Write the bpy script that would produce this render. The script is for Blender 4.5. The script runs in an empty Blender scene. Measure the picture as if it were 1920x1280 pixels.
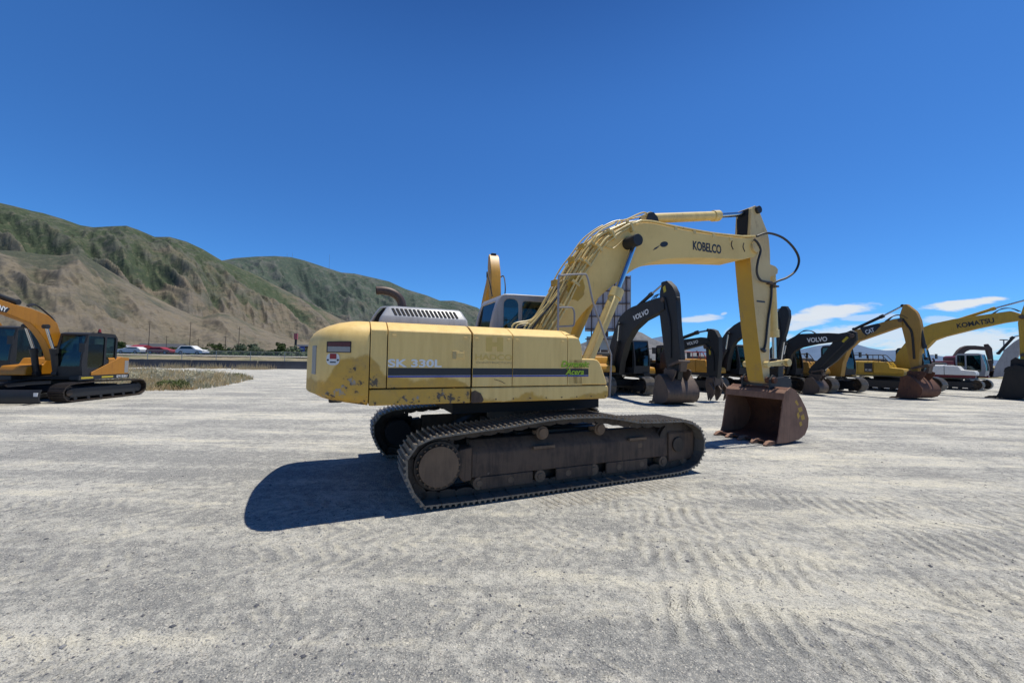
import bpy, math, random
from mathutils import Vector, Matrix, noise
R = math.radians
rnd = random.Random(7)
sc = bpy.context.scene
col = sc.collection
# ---------------------------------------------------------------- camera (surveyed from the photograph)
PITCH, ROLL, CH, FPX = R(2.52), R(.876), 1.838, 723.3
def ray(px, py):
    u = (px-960)/FPX; v = -(py-640)/FPX
    c, s = math.cos(ROLL), math.sin(ROLL)
    u, v = u*c - v*s, u*s + v*c
    cp, sp = math.cos(PITCH), math.sin(PITCH)
    return (u, cp - v*sp, sp + v*cp)
cd = bpy.data.cameras.new('camera'); cam = bpy.data.objects.new('camera', cd); col.objects.link(cam)
cam.matrix_world = Matrix.Translation((0, 0, CH)) @ Matrix.Rotation(math.pi/2+PITCH, 4, 'X') @ Matrix.Rotation(ROLL, 4, 'Z')
cd.sensor_width = 36; cd.lens = 36*FPX/1920; cd.clip_end = 60000; cd.clip_start = .05
sc.camera = cam
class Frame:
    """local frame of a machine: x forward, y left, z up"""
    def __init__(s, ox, oy, deg):
        s.ox, s.oy, s.deg = ox, oy, deg; s.c, s.s = math.cos(R(deg)), math.sin(R(deg))
        s.cx = -ox*s.c - oy*s.s; s.cy = ox*s.s - oy*s.c
    def p(s, px, py, y=0):
        d = ray(px, py); dx = d[0]*s.c+d[1]*s.s; dy = -d[0]*s.s+d[1]*s.c
        t = (y-s.cy)/dy
        return (s.cx+dx*t, CH+d[2]*t)
    def pts(s, L, y=0): return [s.p(a, b, y) for a, b in L]
def at(px, py, Y):
    d = ray(px, py); t = Y/d[1]
    return Vector((d[0]*t, Y, CH+d[2]*t))
def onground(px, py, z=0):
    d = ray(px, py); t = (z-CH)/d[2]; return Vector((d[0]*t, d[1]*t, z))
# ---------------------------------------------------------------- mesh builder
class MB:
    def __init__(s): s.v = []; s.f = []; s.m = []; s.cur = 0
    def add(s, vs, fs):
        o = len(s.v); s.v += [tuple(v) for v in vs]
        for f in fs: s.f.append([i+o for i in f]); s.m.append(s.cur)
        return s
    def box(s, x0, x1, y0, y1, z0, z1, M=None):
        vs = [Vector(p) for p in ((x0,y0,z0),(x1,y0,z0),(x1,y1,z0),(x0,y1,z0),(x0,y0,z1),(x1,y0,z1),(x1,y1,z1),(x0,y1,z1))]
        if M: vs = [M @ v for v in vs]
        return s.add(vs, [(0,3,2,1),(4,5,6,7),(0,1,5,4),(1,2,6,5),(2,3,7,6),(3,0,4,7)])
    def prism(s, pts, y0, y1):          # outline in (x, z), extruded along y
        n = len(pts)
        area = sum(pts[i][0]*pts[(i+1)%n][1]-pts[(i+1)%n][0]*pts[i][1] for i in range(n))
        if area < 0: pts = pts[::-1]
        vs = [(a, y0, b) for a, b in pts]+[(a, y1, b) for a, b in pts]
        return s.add(vs, [tuple(range(n)), tuple(range(2*n-1, n-1, -1))]+[(i, i+n, (i+1)%n+n, (i+1)%n) for i in range(n)])
    def prismx(s, pts, x0, x1):         # outline in (y, z), extruded along x
        n = len(pts)
        area = sum(pts[i][0]*pts[(i+1)%n][1]-pts[(i+1)%n][0]*pts[i][1] for i in range(n))
        if area < 0: pts = pts[::-1]
        vs = [(x0, a, b) for a, b in pts]+[(x1, a, b) for a, b in pts]
        return s.add(vs, [tuple(range(n-1, -1, -1)), tuple(range(n, 2*n))]+[(i, (i+1)%n, (i+1)%n+n, i+n) for i in range(n)])
    def loft(s, rings, cap=True, closed=True):
        n = len(rings[0]); vs = [p for r in rings for p in r]; fs = []
        for k in range(len(rings)-1):
            for i in range(n if closed else n-1):
                j = (i+1) % n; fs.append((k*n+i, k*n+j, (k+1)*n+j, (k+1)*n+i))
        if cap: fs += [tuple(range(n-1, -1, -1)), tuple(range((len(rings)-1)*n, len(rings)*n))]
        return s.add(vs, fs)
    def tube(s, path, r, n=8, cap=True):
        path = [Vector(p) for p in path]; rs = r if isinstance(r, (list, tuple)) else [r]*len(path)
        rings = []; up = None
        for i, p in enumerate(path):
            t = (path[min(i+1, len(path)-1)]-path[max(i-1, 0)]).normalized()
            if up is None: up = t.orthogonal().normalized()
            up = (up - t*up.dot(t)).normalized(); b = t.cross(up)
            rings.append([tuple(p+(up*math.cos(2*math.pi*k/n)+b*math.sin(2*math.pi*k/n))*rs[i]) for k in range(n)])
        return s.loft(rings, cap)
    def cyl(s, a, b, r, n=16, r2=None): return s.tube([a, b], [r, r if r2 is None else r2], n)
    def build(s, name, mat, parent=None, bevel=0, smooth=35, segs=2):
        me = bpy.data.meshes.new(name); me.from_pydata(s.v, [], s.f); me.validate(clean_customdata=False)
        for mt in (mat if isinstance(mat, (list, tuple)) else [mat]): me.materials.append(mt)
        if len(me.polygons) == len(s.m) and max(s.m or [0]) > 0: me.polygons.foreach_set('material_index', s.m)
        if smooth:
            me.shade_smooth(); me.set_sharp_from_angle(angle=R(smooth))
        o = bpy.data.objects.new(name, me); col.objects.link(o)
        if parent: o.parent = parent
        if bevel:
            b = o.modifiers.new('bevel', 'BEVEL'); b.width = bevel; b.segments = segs; b.limit_method = 'ANGLE'; b.angle_limit = R(32); b.harden_normals = bool(smooth)
        return o
def curve(pts, n=8, closed=False):        # catmull-rom through points
    P = [Vector(p) for p in pts]; out = []; m = len(P)
    for i in range(m if closed else m-1):
        p0 = P[(i-1) % m] if closed else P[max(i-1, 0)]; p1 = P[i]; p2 = P[(i+1) % m]; p3 = P[(i+2) % m] if closed else P[min(i+2, m-1)]
        for k in range(n):
            t = k/n; out.append(.5*((2*p1)+(p2-p0)*t+(2*p0-5*p1+4*p2-p3)*t*t+(3*p1-p0-3*p2+p3)*t**3))
    if not closed: out.append(P[-1])
    return out
def c2(pts, n=5, closed=False): return [(v.x, v.z) for v in curve([(a, 0, b) for a, b in pts], n, closed)]
def tag(o, label=None, cat=None, group=None, kind=None):
    if label: o['label'] = label
    if cat: o['category'] = cat
    if group: o['group'] = group
    if kind: o['kind'] = kind
    return o
def empty(name, loc, rz=0):
    o = bpy.data.objects.new(name, None); col.objects.link(o); o.location = loc; o.rotation_euler = (0, 0, rz); o.empty_display_size = .3
    return o
def cut(o, cutters):
    """apply boolean differences and drop the cutters"""
    for c in cutters:
        m = o.modifiers.new('cut', 'BOOLEAN'); m.operation = 'DIFFERENCE'; m.solver = 'EXACT'; m.object = c
    bpy.context.view_layer.update()
    dg = bpy.context.evaluated_depsgraph_get()
    me = bpy.data.meshes.new_from_object(o.evaluated_get(dg)); o.modifiers.clear(); o.data = me
    for c in cutters: bpy.data.objects.remove(c)
    me.shade_smooth(); me.set_sharp_from_angle(angle=R(30))
    return o
def text(body, mat, parent, x, z, h, w=None, y=0, side=-1, ang=0, shear=0, bold=.0, name='lettering'):
    """lettering centred at (x, z) on the face y of a machine; side -1 = right face, +1 = left face; h = cap height, w = total width"""
    cu = bpy.data.curves.new(name, 'FONT'); cu.body = body; cu.extrude = .0015; cu.align_x = 'CENTER'; cu.align_y = 'CENTER'
    cu.shear = shear; cu.offset = bold
    cu.size = 1
    t = bpy.data.objects.new(name, cu); col.objects.link(t); bpy.context.view_layer.update()
    me = bpy.data.meshes.new_from_object(t.evaluated_get(bpy.context.evaluated_depsgraph_get())); bpy.data.objects.remove(t)
    xs = [v.co.x for v in me.vertices]; ys = [v.co.y for v in me.vertices]
    W = max(xs)-min(xs); Hh = max(ys)-min(ys); mx = (max(xs)+min(xs))/2; my = (max(ys)+min(ys))/2
    sy = h/Hh; sx = (w/W) if w else sy
    M = Matrix.Translation((x, y, z)) @ Matrix.Rotation(-ang*(1 if side < 0 else -1)*1.0, 4, 'Y')
    M = M @ (Matrix.Rotation(math.pi/2, 4, 'X') if side < 0 else Matrix.Rotation(math.pi, 4, 'Z') @ Matrix.Rotation(math.pi/2, 4, 'X'))
    M = M @ Matrix.Diagonal((sx, sy, 1, 1)) @ Matrix.Translation((-mx, -my, 0))
    me.transform(M); me.materials.clear(); me.materials.append(mat)
    o = bpy.data.objects.new(name, me); col.objects.link(o); o.parent = parent
    return o
# ---------------------------------------------------------------- materials
class NT:
    def __init__(s, name):
        s.m = bpy.data.materials.new(name); s.m.use_nodes = True; s.t = s.m.node_tree; s.n = s.t.nodes; s.l = s.t.links
        s.b = s.n['Principled BSDF']; s.out = s.n['Material Output']
    def node(s, k, **kw):
        n = s.n.new(k)
        for a, v in kw.items(): setattr(n, a, v)
        return n
    def link(s, a, b): s.l.new(a, b); return s
    def setin(s, sock, v):
        if hasattr(v, 'is_output') or hasattr(v, 'links'): s.l.new(v, sock)
        else: sock.default_value = v
    def coord(s, kind='Object', scale=(1,1,1), rot=(0,0,0), loc=(0,0,0)):
        c = s.node('ShaderNodeTexCoord'); m = s.node('ShaderNodeMapping'); s.l.new(c.outputs[kind], m.inputs[0])
        m.inputs['Scale'].default_value = scale; m.inputs['Rotation'].default_value = rot; m.inputs['Location'].default_value = loc
        return m.outputs[0]
    def noise(s, vec, scale, detail=4, rough=.55, dist=0):
        n = s.node('ShaderNodeTexNoise'); s.l.new(vec, n.inputs['Vector']); n.inputs['Scale'].default_value = scale
        n.inputs['Detail'].default_value = detail; n.inputs['Roughness'].default_value = rough; n.inputs['Distortion'].default_value = dist
        return n.outputs['Fac']
    def voro(s, vec, scale, feature='F1', out='Distance'):
        n = s.node('ShaderNodeTexVoronoi', feature=feature); s.l.new(vec, n.inputs['Vector']); n.inputs['Scale'].default_value = scale
        return n.outputs[out]
    def math(s, op, a, b=0, c=0, clamp=False):
        n = s.node('ShaderNodeMath', operation=op, use_clamp=clamp)
        for i, v in enumerate((a, b, c)): s.setin(n.inputs[i], v)
        return n.outputs[0]
    def ramp(s, f, a, b):     # smoothstep from a to b
        n = s.node('ShaderNodeMapRange', interpolation_type='SMOOTHSTEP'); s.setin(n.inputs[0], f)
        n.inputs[1].default_value = a; n.inputs[2].default_value = b; return n.outputs[0]
    def mix(s, f, a, b, kind='MIX'):
        n = s.node('ShaderNodeMix', data_type='RGBA', blend_type=kind); s.setin(n.inputs[0], f)
        for i, v in ((6, a), (7, b)):
            if isinstance(v, tuple): n.inputs[i].default_value = (*v, 1) if len(v) == 3 else v
            else: s.l.new(v, n.inputs[i])
        return n.outputs[2]
    def bump(s, h, strength=.5, dist=.01, normal=None):
        n = s.node('ShaderNodeBump'); n.inputs['Strength'].default_value = strength; n.inputs['Distance'].default_value = dist
        s.l.new(h, n.inputs['Height'])
        if normal: s.l.new(normal, n.inputs['Normal'])
        return n.outputs[0]
    def done(s, color, rough=.6, metal=0, normal=None, spec=None):
        s.setin(s.b.inputs['Base Color'], (*color, 1) if isinstance(color, tuple) else color)
        s.setin(s.b.inputs['Roughness'], rough); s.setin(s.b.inputs['Metallic'], metal)
        if normal: s.l.new(normal, s.b.inputs['Normal'])
        if spec is not None: s.b.inputs['Specular IOR Level'].default_value = spec
        return s.m
def worn(name, base, dark=None, chips=.0, rough=.5, metal=0, scale=1.0, dirt=.35, chipcol=(.12,.07,.04), bump=.15):
    """paint or metal with blotches, streaks, dust and optional chips"""
    t = NT(name); v = t.coord(); dark = dark or tuple(c*.6 for c in base)
    n1 = t.noise(v, 1.7*scale, 5, .6); n2 = t.noise(t.coord(scale=(6,6,.8)), 1.5*scale, 4, .6); n3 = t.noise(v, 38*scale, 3, .6)
    f = t.ramp(t.math('ADD', t.math('MULTIPLY', n1, .6), t.math('MULTIPLY', n2, .4)), .42, .68)
    c = t.mix(t.math('MULTIPLY', f, dirt*1.6, clamp=True), base, dark)
    c = t.mix(t.math('MULTIPLY', n3, .3), c, tuple(x*.75 for x in base))
    c = t.mix(t.math('MULTIPLY', t.ramp(t.noise(t.coord(scale=(9,9,.6)), 2.3, 5, .7), .52, .70), dirt*.8), c, tuple(x*.35 for x in base))
    r = rough
    if chips:
        ch = t.ramp(t.math('ADD', t.math('MULTIPLY', t.noise(v, 9*scale, 6, .7), .7), t.math('MULTIPLY', n1, .3)), .72-chips*.18, .74-chips*.18)
        c = t.mix(ch, c, chipcol); r = t.math('ADD', t.math('MULTIPLY', ch, .3), rough, clamp=True)
    else: r = t.math('ADD', t.math('MULTIPLY', n1, .25), rough-.12, clamp=True)
    return t.done(c, r, metal, t.bump(t.math('ADD', n3, t.math('MULTIPLY', n1, 3)), bump, .004))
def plain(name, c, rough=.6, metal=0, spec=None):
    t = NT(name); v = t.coord(); n = t.noise(v, 6, 4)
    return t.done(t.mix(t.math('MULTIPLY', n, .5), c, tuple(x*.65 for x in c)), rough, metal, spec=spec)
def glass(name, tint=(.30,.46,.48), f=.45):
    t = NT(name); tr = t.node('ShaderNodeBsdfTransparent'); tr.inputs[0].default_value = (*tint, 1)
    gl = t.node('ShaderNodeBsdfGlossy'); gl.inputs[0].default_value = (.55,.62,.64,1); gl.inputs['Roughness'].default_value = .06
    fr = t.node('ShaderNodeLayerWeight'); fr.inputs[0].default_value = .5
    m = t.node('ShaderNodeMixShader'); t.l.new(t.math('ADD', t.math('MULTIPLY', t.math('POWER', fr.outputs[1], 4), .6), .05+f*.1, clamp=True), m.inputs[0]); t.l.new(tr.outputs[0], m.inputs[1]); t.l.new(gl.outputs[0], m.inputs[2])
    t.l.new(m.outputs[0], t.out.inputs[0]); return t.m
def mix_paint():
    """the faded cream paint of the big excavator: cream above, stronger yellow and scuffs low down"""
    t = NT('faded_cream_paint'); v = t.coord(); sep = t.node('ShaderNodeSeparateXYZ'); t.l.new(v, sep.inputs[0]); X, Y, Z = sep.outputs
    n1 = t.noise(v, 1.6, 6, .62); n2 = t.noise(t.coord(scale=(7,7,.7)), 1.6, 4, .6); n3 = t.noise(v, 60, 3, .6); n4 = t.noise(v, 9, 7, .72)
    cream = t.mix(t.ramp(n2, .35, .75), (.82,.565,.195), (.72,.475,.15))
    cream = t.mix(t.ramp(n1, .5, .8), cream, (.74,.51,.175))
    low = t.math('ADD', t.math('SUBTRACT', 1.58, Z), t.math('MULTIPLY', t.math('SUBTRACT', n1, .5), .5))
    tailx = t.ramp(X, -2.65, -2.85)
    low = t.math('ADD', low, t.math('MULTIPLY', t.math('MULTIPLY', tailx, t.ramp(X, -3.3, -3.12)), .22))
    fwd = t.ramp(X, -1.7, -1.5)
    low = t.math('SUBTRACT', low, t.math('MULTIPLY', fwd, .25))
    fy = t.math('MULTIPLY', t.ramp(low, -.025, .03), t.ramp(Z, 3.2, 2.2))
    c = t.mix(t.math('MULTIPLY', fy, .92), cream, t.mix(t.ramp(n4, .4, .65), (.56,.31,.03), (.44,.25,.04)))
    chip = t.ramp(t.math('ADD', n4, t.math('MULTIPLY', t.ramp(low, -.05, .28), .12)), .675, .69)
    chip = t.math('MULTIPLY', chip, t.ramp(low, -.1, .06))
    chipc = t.mix(t.ramp(t.noise(v, 5, 3), .5, .62), (.06,.042,.03), (.30,.28,.25))
    c = t.mix(chip, c, chipc)
    scr = t.ramp(t.noise(t.coord(scale=(1,1,9)), 4, 5, .7), .68, .71)
    c = t.mix(t.math('MULTIPLY', scr, t.math('MULTIPLY', t.ramp(low, -.3, .1), .8)), c, (.40,.39,.38))
    dust = t.ramp(t.noise(v, 3.1, 5, .7), .45, .8)
    c = t.mix(t.math('MULTIPLY', dust, .16), c, (.42,.34,.23))
    c = t.mix(t.math('MULTIPLY', n3, .10), c, (.4,.3,.14))
    return t.done(c, t.math('ADD', .42, t.math('MULTIPLY', n1, .3)), 0, t.bump(t.math('ADD', t.math('MULTIPLY', n1, 6), n3), .12, .006))
def arm_paint(name, base, dark, rust=.6):
    """cream boom and arm paint with rust bleeding and dark chips"""
    t = NT(name); v = t.coord(); n1 = t.noise(v, 1.1, 6, .6); n2 = t.noise(t.coord(scale=(3,3,1)), 2.2, 6, .7); n4 = t.noise(v, 7, 8, .75); n3 = t.noise(v, 55, 3)
    c = t.mix(t.ramp(n1, .38, .66), base, dark)
    c = t.mix(t.math('MULTIPLY', t.ramp(n2, .55, .75), rust), c, (.33,.20,.08))
    c = t.mix(t.math('MULTIPLY', t.ramp(n4, .70, .73), rust), c, (.05,.03,.02))
    sx = t.math('MULTIPLY', t.ramp(t.noise(t.coord(scale=(11,11,1.3)), 1.6, 5, .7), .63, .66), t.math('MULTIPLY', rust*.9, t.ramp(n1, .42, .56)))
    c = t.mix(sx, c, (.06,.04,.025))
    c = t.mix(t.math('MULTIPLY', n3, .15), c, (.30,.22,.1))
    return t.done(c, .55, 0, t.bump(t.math('ADD', n3, t.math('MULTIPLY', n1, 4)), .15, .005))
M = {}
M['cream'] = mix_paint()
M['boom'] = arm_paint('boom_cream_paint', (.80,.56,.19), (.70,.47,.145), .22)
M['arm'] = arm_paint('arm_cream_paint', (.64,.475,.22), (.56,.395,.17), .75)
M['gold'] = arm_paint('arm_gold_paint', (.50,.29,.02), (.42,.25,.03), 1.0)
M['pipe'] = worn('hydraulic_pipe_paint', (.70,.53,.21), (.42,.29,.10), .5, .45)
M['hose'] = plain('black_rubber', (.018,.018,.02), .5)
M['chrome'] = plain('chrome_rod', (.55,.58,.62), .16, 1)
M['grey'] = worn('cab_grey_paint', (.34,.34,.35), (.22,.22,.22), 0, .45)
M['hood'] = worn('hood_silver_paint', (.36,.37,.39), (.27,.27,.28), 0, .35)
M['rail'] = worn('handrail_grey', (.26,.26,.28), (.15,.14,.14), .3, .45)
M['rust'] = worn('rusty_steel', (.13,.052,.027), (.07,.03,.02), .6, .8, 0, 1.4, .8, (.30,.17,.12), .5)
M['rustlight'] = worn('rust_pink_steel', (.26,.14,.088), (.15,.075,.045), .5, .75, 0, 1.5, .6, (.12,.06,.04), .4)
M['exhaust'] = worn('exhaust_rust', (.075,.05,.042), (.045,.03,.026), .3, .5, .3)
M['shoe'] = worn('track_shoe_steel', (.20,.175,.145), (.10,.085,.07), .3, .42, .25, 2, .7, (.28,.26,.23), .4)
M['chain'] = worn('track_chain_steel', (.065,.048,.036), (.03,.023,.018), .3, .6, .3, 2, .8, (.2,.18,.15), .4)
M['frame'] = worn('muddy_frame', (.12,.074,.045), (.055,.034,.023), .4, .75, 0, 1.6, .8, (.24,.18,.13), .5)
M['hub'] = worn('dusty_hub', (.19,.122,.073), (.12,.078,.048), .3, .8, 0, 3, .6, (.07,.05,.04), .4)
M['jet'] = worn('jet_black_steel', (.010,.010,.010), (.03,.022,.018), .2, .7)
M['black'] = plain('black_gap', (.008,.008,.009), .8)
M['dark'] = worn('dark_machine_steel', (.016,.017,.019), (.025,.022,.02), 0, .6)
M['volvo'] = worn('charcoal_machine_paint', (.010,.011,.012), (.024,.022,.02), .1, .55, 0, 1, .4, (.1,.09,.08))
M['amber'] = worn('amber_machine_paint', (.52,.25,.018), (.38,.19,.02), .2, .45, 0, 1, .5)
M['cat'] = worn('ochre_machine_paint', (.40,.215,.035), (.28,.155,.035), .4, .5)
M['kom'] = worn('golden_machine_paint', (.48,.29,.025), (.34,.2,.03), .4, .5)
M['sany'] = worn('orange_machine_paint', (.44,.18,.010), (.33,.13,.012), .1, .4)
M['bucket'] = worn('worn_bucket_steel', (.11,.075,.055), (.06,.045,.04), .4, .6, .2, 1.5, .7, (.25,.22,.19), .4)
M['white'] = plain('white_paint', (.72,.72,.70), .45)
M['decalwhite'] = plain('white_decal', (.80,.80,.78), .6)
M['decalblack'] = plain('black_decal', (.015,.016,.02), .45)
M['decalblue'] = plain('blue_decal', (.02,.04,.30), .45)
M['decalpale'] = plain('pale_blue_decal', (.25,.32,.55), .45)
M['decalgreen'] = plain('green_decal', (.38,.55,.02), .5)
M['decalgreendark'] = plain('dark_green_decal', (.03,.09,.015), .5)
M['ghost'] = plain('ghost_yellow_decal', (.70,.47,.12), .6)
M['ghostdark'] = plain('ghost_dark_decal', (.50,.37,.16), .6)
M['red'] = plain('red_paint', (.30,.02,.02), .45)
M['darkred'] = plain('dark_red_paint', (.13,.01,.02), .5)
M['yellowtag'] = plain('yellow_tag', (.55,.42,.03), .5)
M['lampred'] = plain('lamp_red', (.10,.008,.008), .25)
M['lampgrey'] = plain('lamp_grey', (.30,.29,.27), .4)
M['glass'] = glass('tinted_glass'); M['glassdark'] = glass('dark_glass', (.10,.17,.18), .6)
M['concrete'] = worn('concrete', (.36,.35,.33), (.24,.23,.22), .2, .85, 0, .6, .6, (.18,.17,.16), .4)
M['concretedark'] = worn('shade_dark_concrete', (.065,.068,.078), (.045,.045,.05), .2, .85, 0, .6, .6, (.14,.13,.12), .4)  # barriers' shaded side is put into this dark colour; shed is dark grey
M['galv'] = plain('galvanised_steel', (.32,.34,.35), .5, .4)
M['panelback'] = worn('sign_back', (.42,.40,.43), (.30,.28,.30), .2, .7, 0, .3, .6)
M['brownsteel'] = plain('brown_steel', (.06,.035,.03), .7)
M['tyre'] = plain('tyre', (.02,.02,.02), .8)
SUN_E = 5.0; SKYTINT = (.60, 1.30, 2.05); ZEN = (.20, .26, .40); SKY_S = .069; CLOUDCOL = (11.5, 12.2, 13.0)
CLOUDS = [(1440,606,1655,570,15,.95),(1470,603,1590,582,20,.9),(1450,618,1560,600,9,.8),(1560,597,1700,592,8,.5),(1715,581,1905,556,9,1),(1740,579,1850,570,10,1),
 (1260,602,1360,594,8,.75),(1350,590,1365,586,3,.5),(1385,589,1400,588,2.5,.5),(1480,640,1760,622,26,.75),(1600,665,1960,628,34,.85),(1400,636,1500,630,9,.6),(1720,602,1800,598,9,.5),(1355,628,1400,622,16,.55)]
# ---------------------------------------------------------------- the big excavator
MF = Frame(.35, 6.983, 23.41)
root = empty('excavator', (MF.ox, MF.oy, 0), R(MF.deg))
tag(root, 'big faded cream excavator with arched boom and rusty bucket in the middle of the yard', 'excavator')
def rrect(x0, x1, z0, z1, r, n=4):
    out = []
    for cx, cz, a0 in ((x1-r, z1-r, 0), (x0+r, z1-r, 90), (x0+r, z0+r, 180), (x1-r, z0+r, 270)):
        for k in range(n+1):
            a = R(a0+90*k/n); out.append((cx+r*math.cos(a), cz+r*math.sin(a)))
    return out
def cw_loft(mb, plan, rings, x0, xs, ys, rise=0, xr=-1):
    rr = []
    for ins, z in rings:
        ring = []
        for x, y in plan:
            k = min(1, abs(x-x0)/abs(xr-x0))
            ix, iy = ins if isinstance(ins, tuple) else (ins, ins)
            ins_ = ix
            ring.append((x0+(x-x0)*(1-ix/xs), y*(1-iy/ys), z+(rise*k if z < rings[2][1] else -0)))
        rr.append(ring)
    mb.loft(rr)
# counterweight
half = [(-2.832,-1.5),(-2.95,-1.5),(-3.06,-1.497),(-3.16,-1.482),(-3.25,-1.445),(-3.33,-1.38),(-3.395,-1.28),(-3.44,-1.15),(-3.48,-.98),(-3.525,-.7),(-3.56,-.35),(-3.575,-.1)]
plan = half + [(x, -y*.92) for x, y in half[::-1]]
m = MB(); cw_loft(m, plan, [((.10,.10),1.262),((.03,.03),1.30),(0,1.40),(0,1.7),((.0,0),1.92),((.012,.002),2.00),((.03,.006),2.06),((.065,.02),2.115),((.12,.05),2.16),((.21,.10),2.20),((.33,.18),2.237),((.48,.28),2.262),((.66,.6),2.274)], -2.832, .8, 1.55, .10, -3.5)
cw = m.build('counterweight', M['cream'], root, 0, 50)
def cwy(x):
    for (a, b), (c, d) in zip(half, half[1:]):
        if c <= x <= a: return b+(d-b)*(x-a)/(c-a)
    return half[-1][1]
def cw_strip(name, x0, x1, z0, z1, o0, o1, mat, par, lean=0):
    m = MB(); n = 10; rings = []
    for k in range(n+1):
        x = x0+(x1-x0)*k/n; y = cwy(x); l = lean*k/n
        rings.append([(x, y-o0, z0), (x, y-o1, z0), (x, y-o1, z1-l), (x, y-o0, z1-l)])
    m.loft(rings); return m.build(name, M[mat], par, 0, 30)
f = cw_strip('lamp_housing', -3.03, -3.285, 1.875, 2.005, -.02, .008, 'black', cw, .008)
cw_strip('lamp_lens', -3.04, -3.275, 1.945, 1.998, .008, .013, 'lampred', f, .008)
cw_strip('lamp_reflector', -3.04, -3.275, 1.883, 1.943, .008, .013, 'lampgrey', f)
def cw_disc(name, cx, cz, rx, rz, o, mat, par, n=24, sq=0):
    m = MB(); ps = []
    for a in range(n):
        t_ = 2*math.pi*a/n; c_, s_ = math.cos(t_), math.sin(t_); x = cx+rx*math.copysign(abs(c_)**(.7 if sq == 0 else .1), c_); ps.append((x, cwy(x)-o, cz+rz*math.copysign(abs(s_)**(.7 if sq == 0 else .1), s_)))
    q = [(x, y+.003, z) for x, y, z in ps]; m.loft([ps, q]); return m.build(name, M[mat], par, 0, 0)
st = cw_disc('sticker', -3.215, 1.80, .068, .068, .006, 'white', cw)
cw_disc('sticker_logo', -3.215, 1.832, .034, .030, .009, 'red', st, 24, 1)
cw_disc('sticker_star', -3.268, 1.79, .011, .010, .009, 'decalblack', st); cw_disc('sticker_mark', -3.165, 1.79, .011, .010, .009, 'decalblack', st); cw_disc('sticker_print', -3.215, 1.765, .030, .006, .009, 'decalblack', st, 24, 1)
m = MB(); m.box(-3.26,-3.10,-1.05,-.9,1.262,1.33); m.build('tow_eye', M['dark'], cw, .02)
m = MB(); m.loft([[(-3.402,-1.285,1.62),(-3.448,-1.15,1.62),(-3.44,-1.145,1.62),(-3.39,-1.28,1.62)],[(-3.402,-1.285,1.95),(-3.448,-1.15,1.95),(-3.44,-1.145,1.95),(-3.39,-1.28,1.95)]]); m.build('reflector_strip', M['lampgrey'], cw, .005)
# black interior mass added so panel gaps look shaded, and deck
m = MB(); m.box(-2.79,-.2,-1.43,1.28,1.29,2.14); m.box(-1.7,.75,-1.0,1.1,1.06,1.288); m.build('frame_and_dark_core', M['black'], root)
m = MB(); m.tube([(0,0,.80),(0,0,1.07)], .78, 40); m.build('swing_bearing', M['dark'], root)
prof = [(-1.5,1.468),(-1.5,2.142),(-1.49,2.160),(-1.31,2.245),(-1.22,2.266),(-.95,2.275)]
def panel(name, x0, x1, capf=None, mat='cream'):
    secs = []
    def sect(x, cap=9):
        o = [(y, min(z, cap)) for y, z in prof]; i = [(y+.028, min(z-.028, cap-.028)) for y, z in prof[::-1]]; i[-1] = (-1.472, prof[0][1])
        return [(x, y, z) for y, z in o+i]
    secs = [sect(x0)]+([sect(x1)] if capf is None else [sect(x, c) for x, c in capf])
    m = MB(); m.loft([s[::-1] for s in secs]); return m.build(name, M[mat], root, .006, 28)
rp = panel('rear_side_panel', -2.822, -2.638)
d1 = panel('side_door', -2.628, -1.603)
d2 = panel('side_door', -1.578, -1.022)
d3 = panel('side_door', -1.014, -.16)
fe = panel('front_end_panel', -.152, 0, [(-.08,2.262),(-.02,2.22),(.03,2.15),(.07,2.05),(.088,1.95),(.092,1.866)])
m = MB(); m.box(-.15,.075,-1.46,-.85,1.47,1.86); m.box(-.14,.0,-1.44,-.85,1.86,2.2); m.build('tank_side', M['cream'], root)
nose = [(-.152,1.468),(-.152,1.852),(.30,1.852),(.36,1.838),(.405,1.80),(.45,1.71),(.50,1.586),(.545,1.468)]
m = MB(); m.prism(nose, -1.5, -.78); ns = m.build('toolbox_cover', M['cream'], root, .022, 40, 3)
m = MB(); m.prism([(-2.822,1.264),(-2.822,1.452),(-1.60,1.452),(-1.60,1.262)], -1.497, -1.2); m.build('side_sill', M['cream'], root, .012)
m = MB(); m.prism([(-1.588,1.258),(-1.588,1.456),(.545,1.456),(.563,1.42),(.563,1.31),(.55,1.275),(.50,1.258)], -1.501, -.8); s2 = m.build('side_sill', M['cream'], root, .02, 40, 3)
m = MB(); m.prism([(-1.588,1.262),(-1.588,1.40),(-1.54,1.42),(-1.46,1.38),(-1.42,1.30),(-1.44,1.264)], -1.506, -1.49); m.build('scraped_patch', M['frame'], s2)
m = MB(); m.box(-2.82,-.7,-.97,1.34,2.20,2.268); m.box(-2.82,-.7,1.30,1.36,1.3,2.2); m.build('engine_deck', M['cream'], root, .02)
# small fittings on the panels
for k in range(14):
    x = -2.75+k*.25
    if -1.7 < x < -1.45: continue
    m = MB(); m.cyl((x,-1.499,1.30),(x,-1.509,1.30),.009,8); m.build('sill_bolt', M['frame'], s2 if x > -1.6 else root)
for o, x in ((d1,-2.56),(d1,-1.68),(d2,-1.53),(d2,-1.08),(d3,-.95),(d3,-.24)):
    m = MB(); m.box(x-.022,x+.022,-1.506,-1.499,2.075,2.10); m.build('hinge', M['cream'], o, .003)
m = MB(); m.tube(curve([(-1.12,-1.501,1.50),(-1.19,-1.502,1.535),(-1.28,-1.501,1.56)],3), .004, 5); m.build('scratch', M['frame'], d2)
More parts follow.
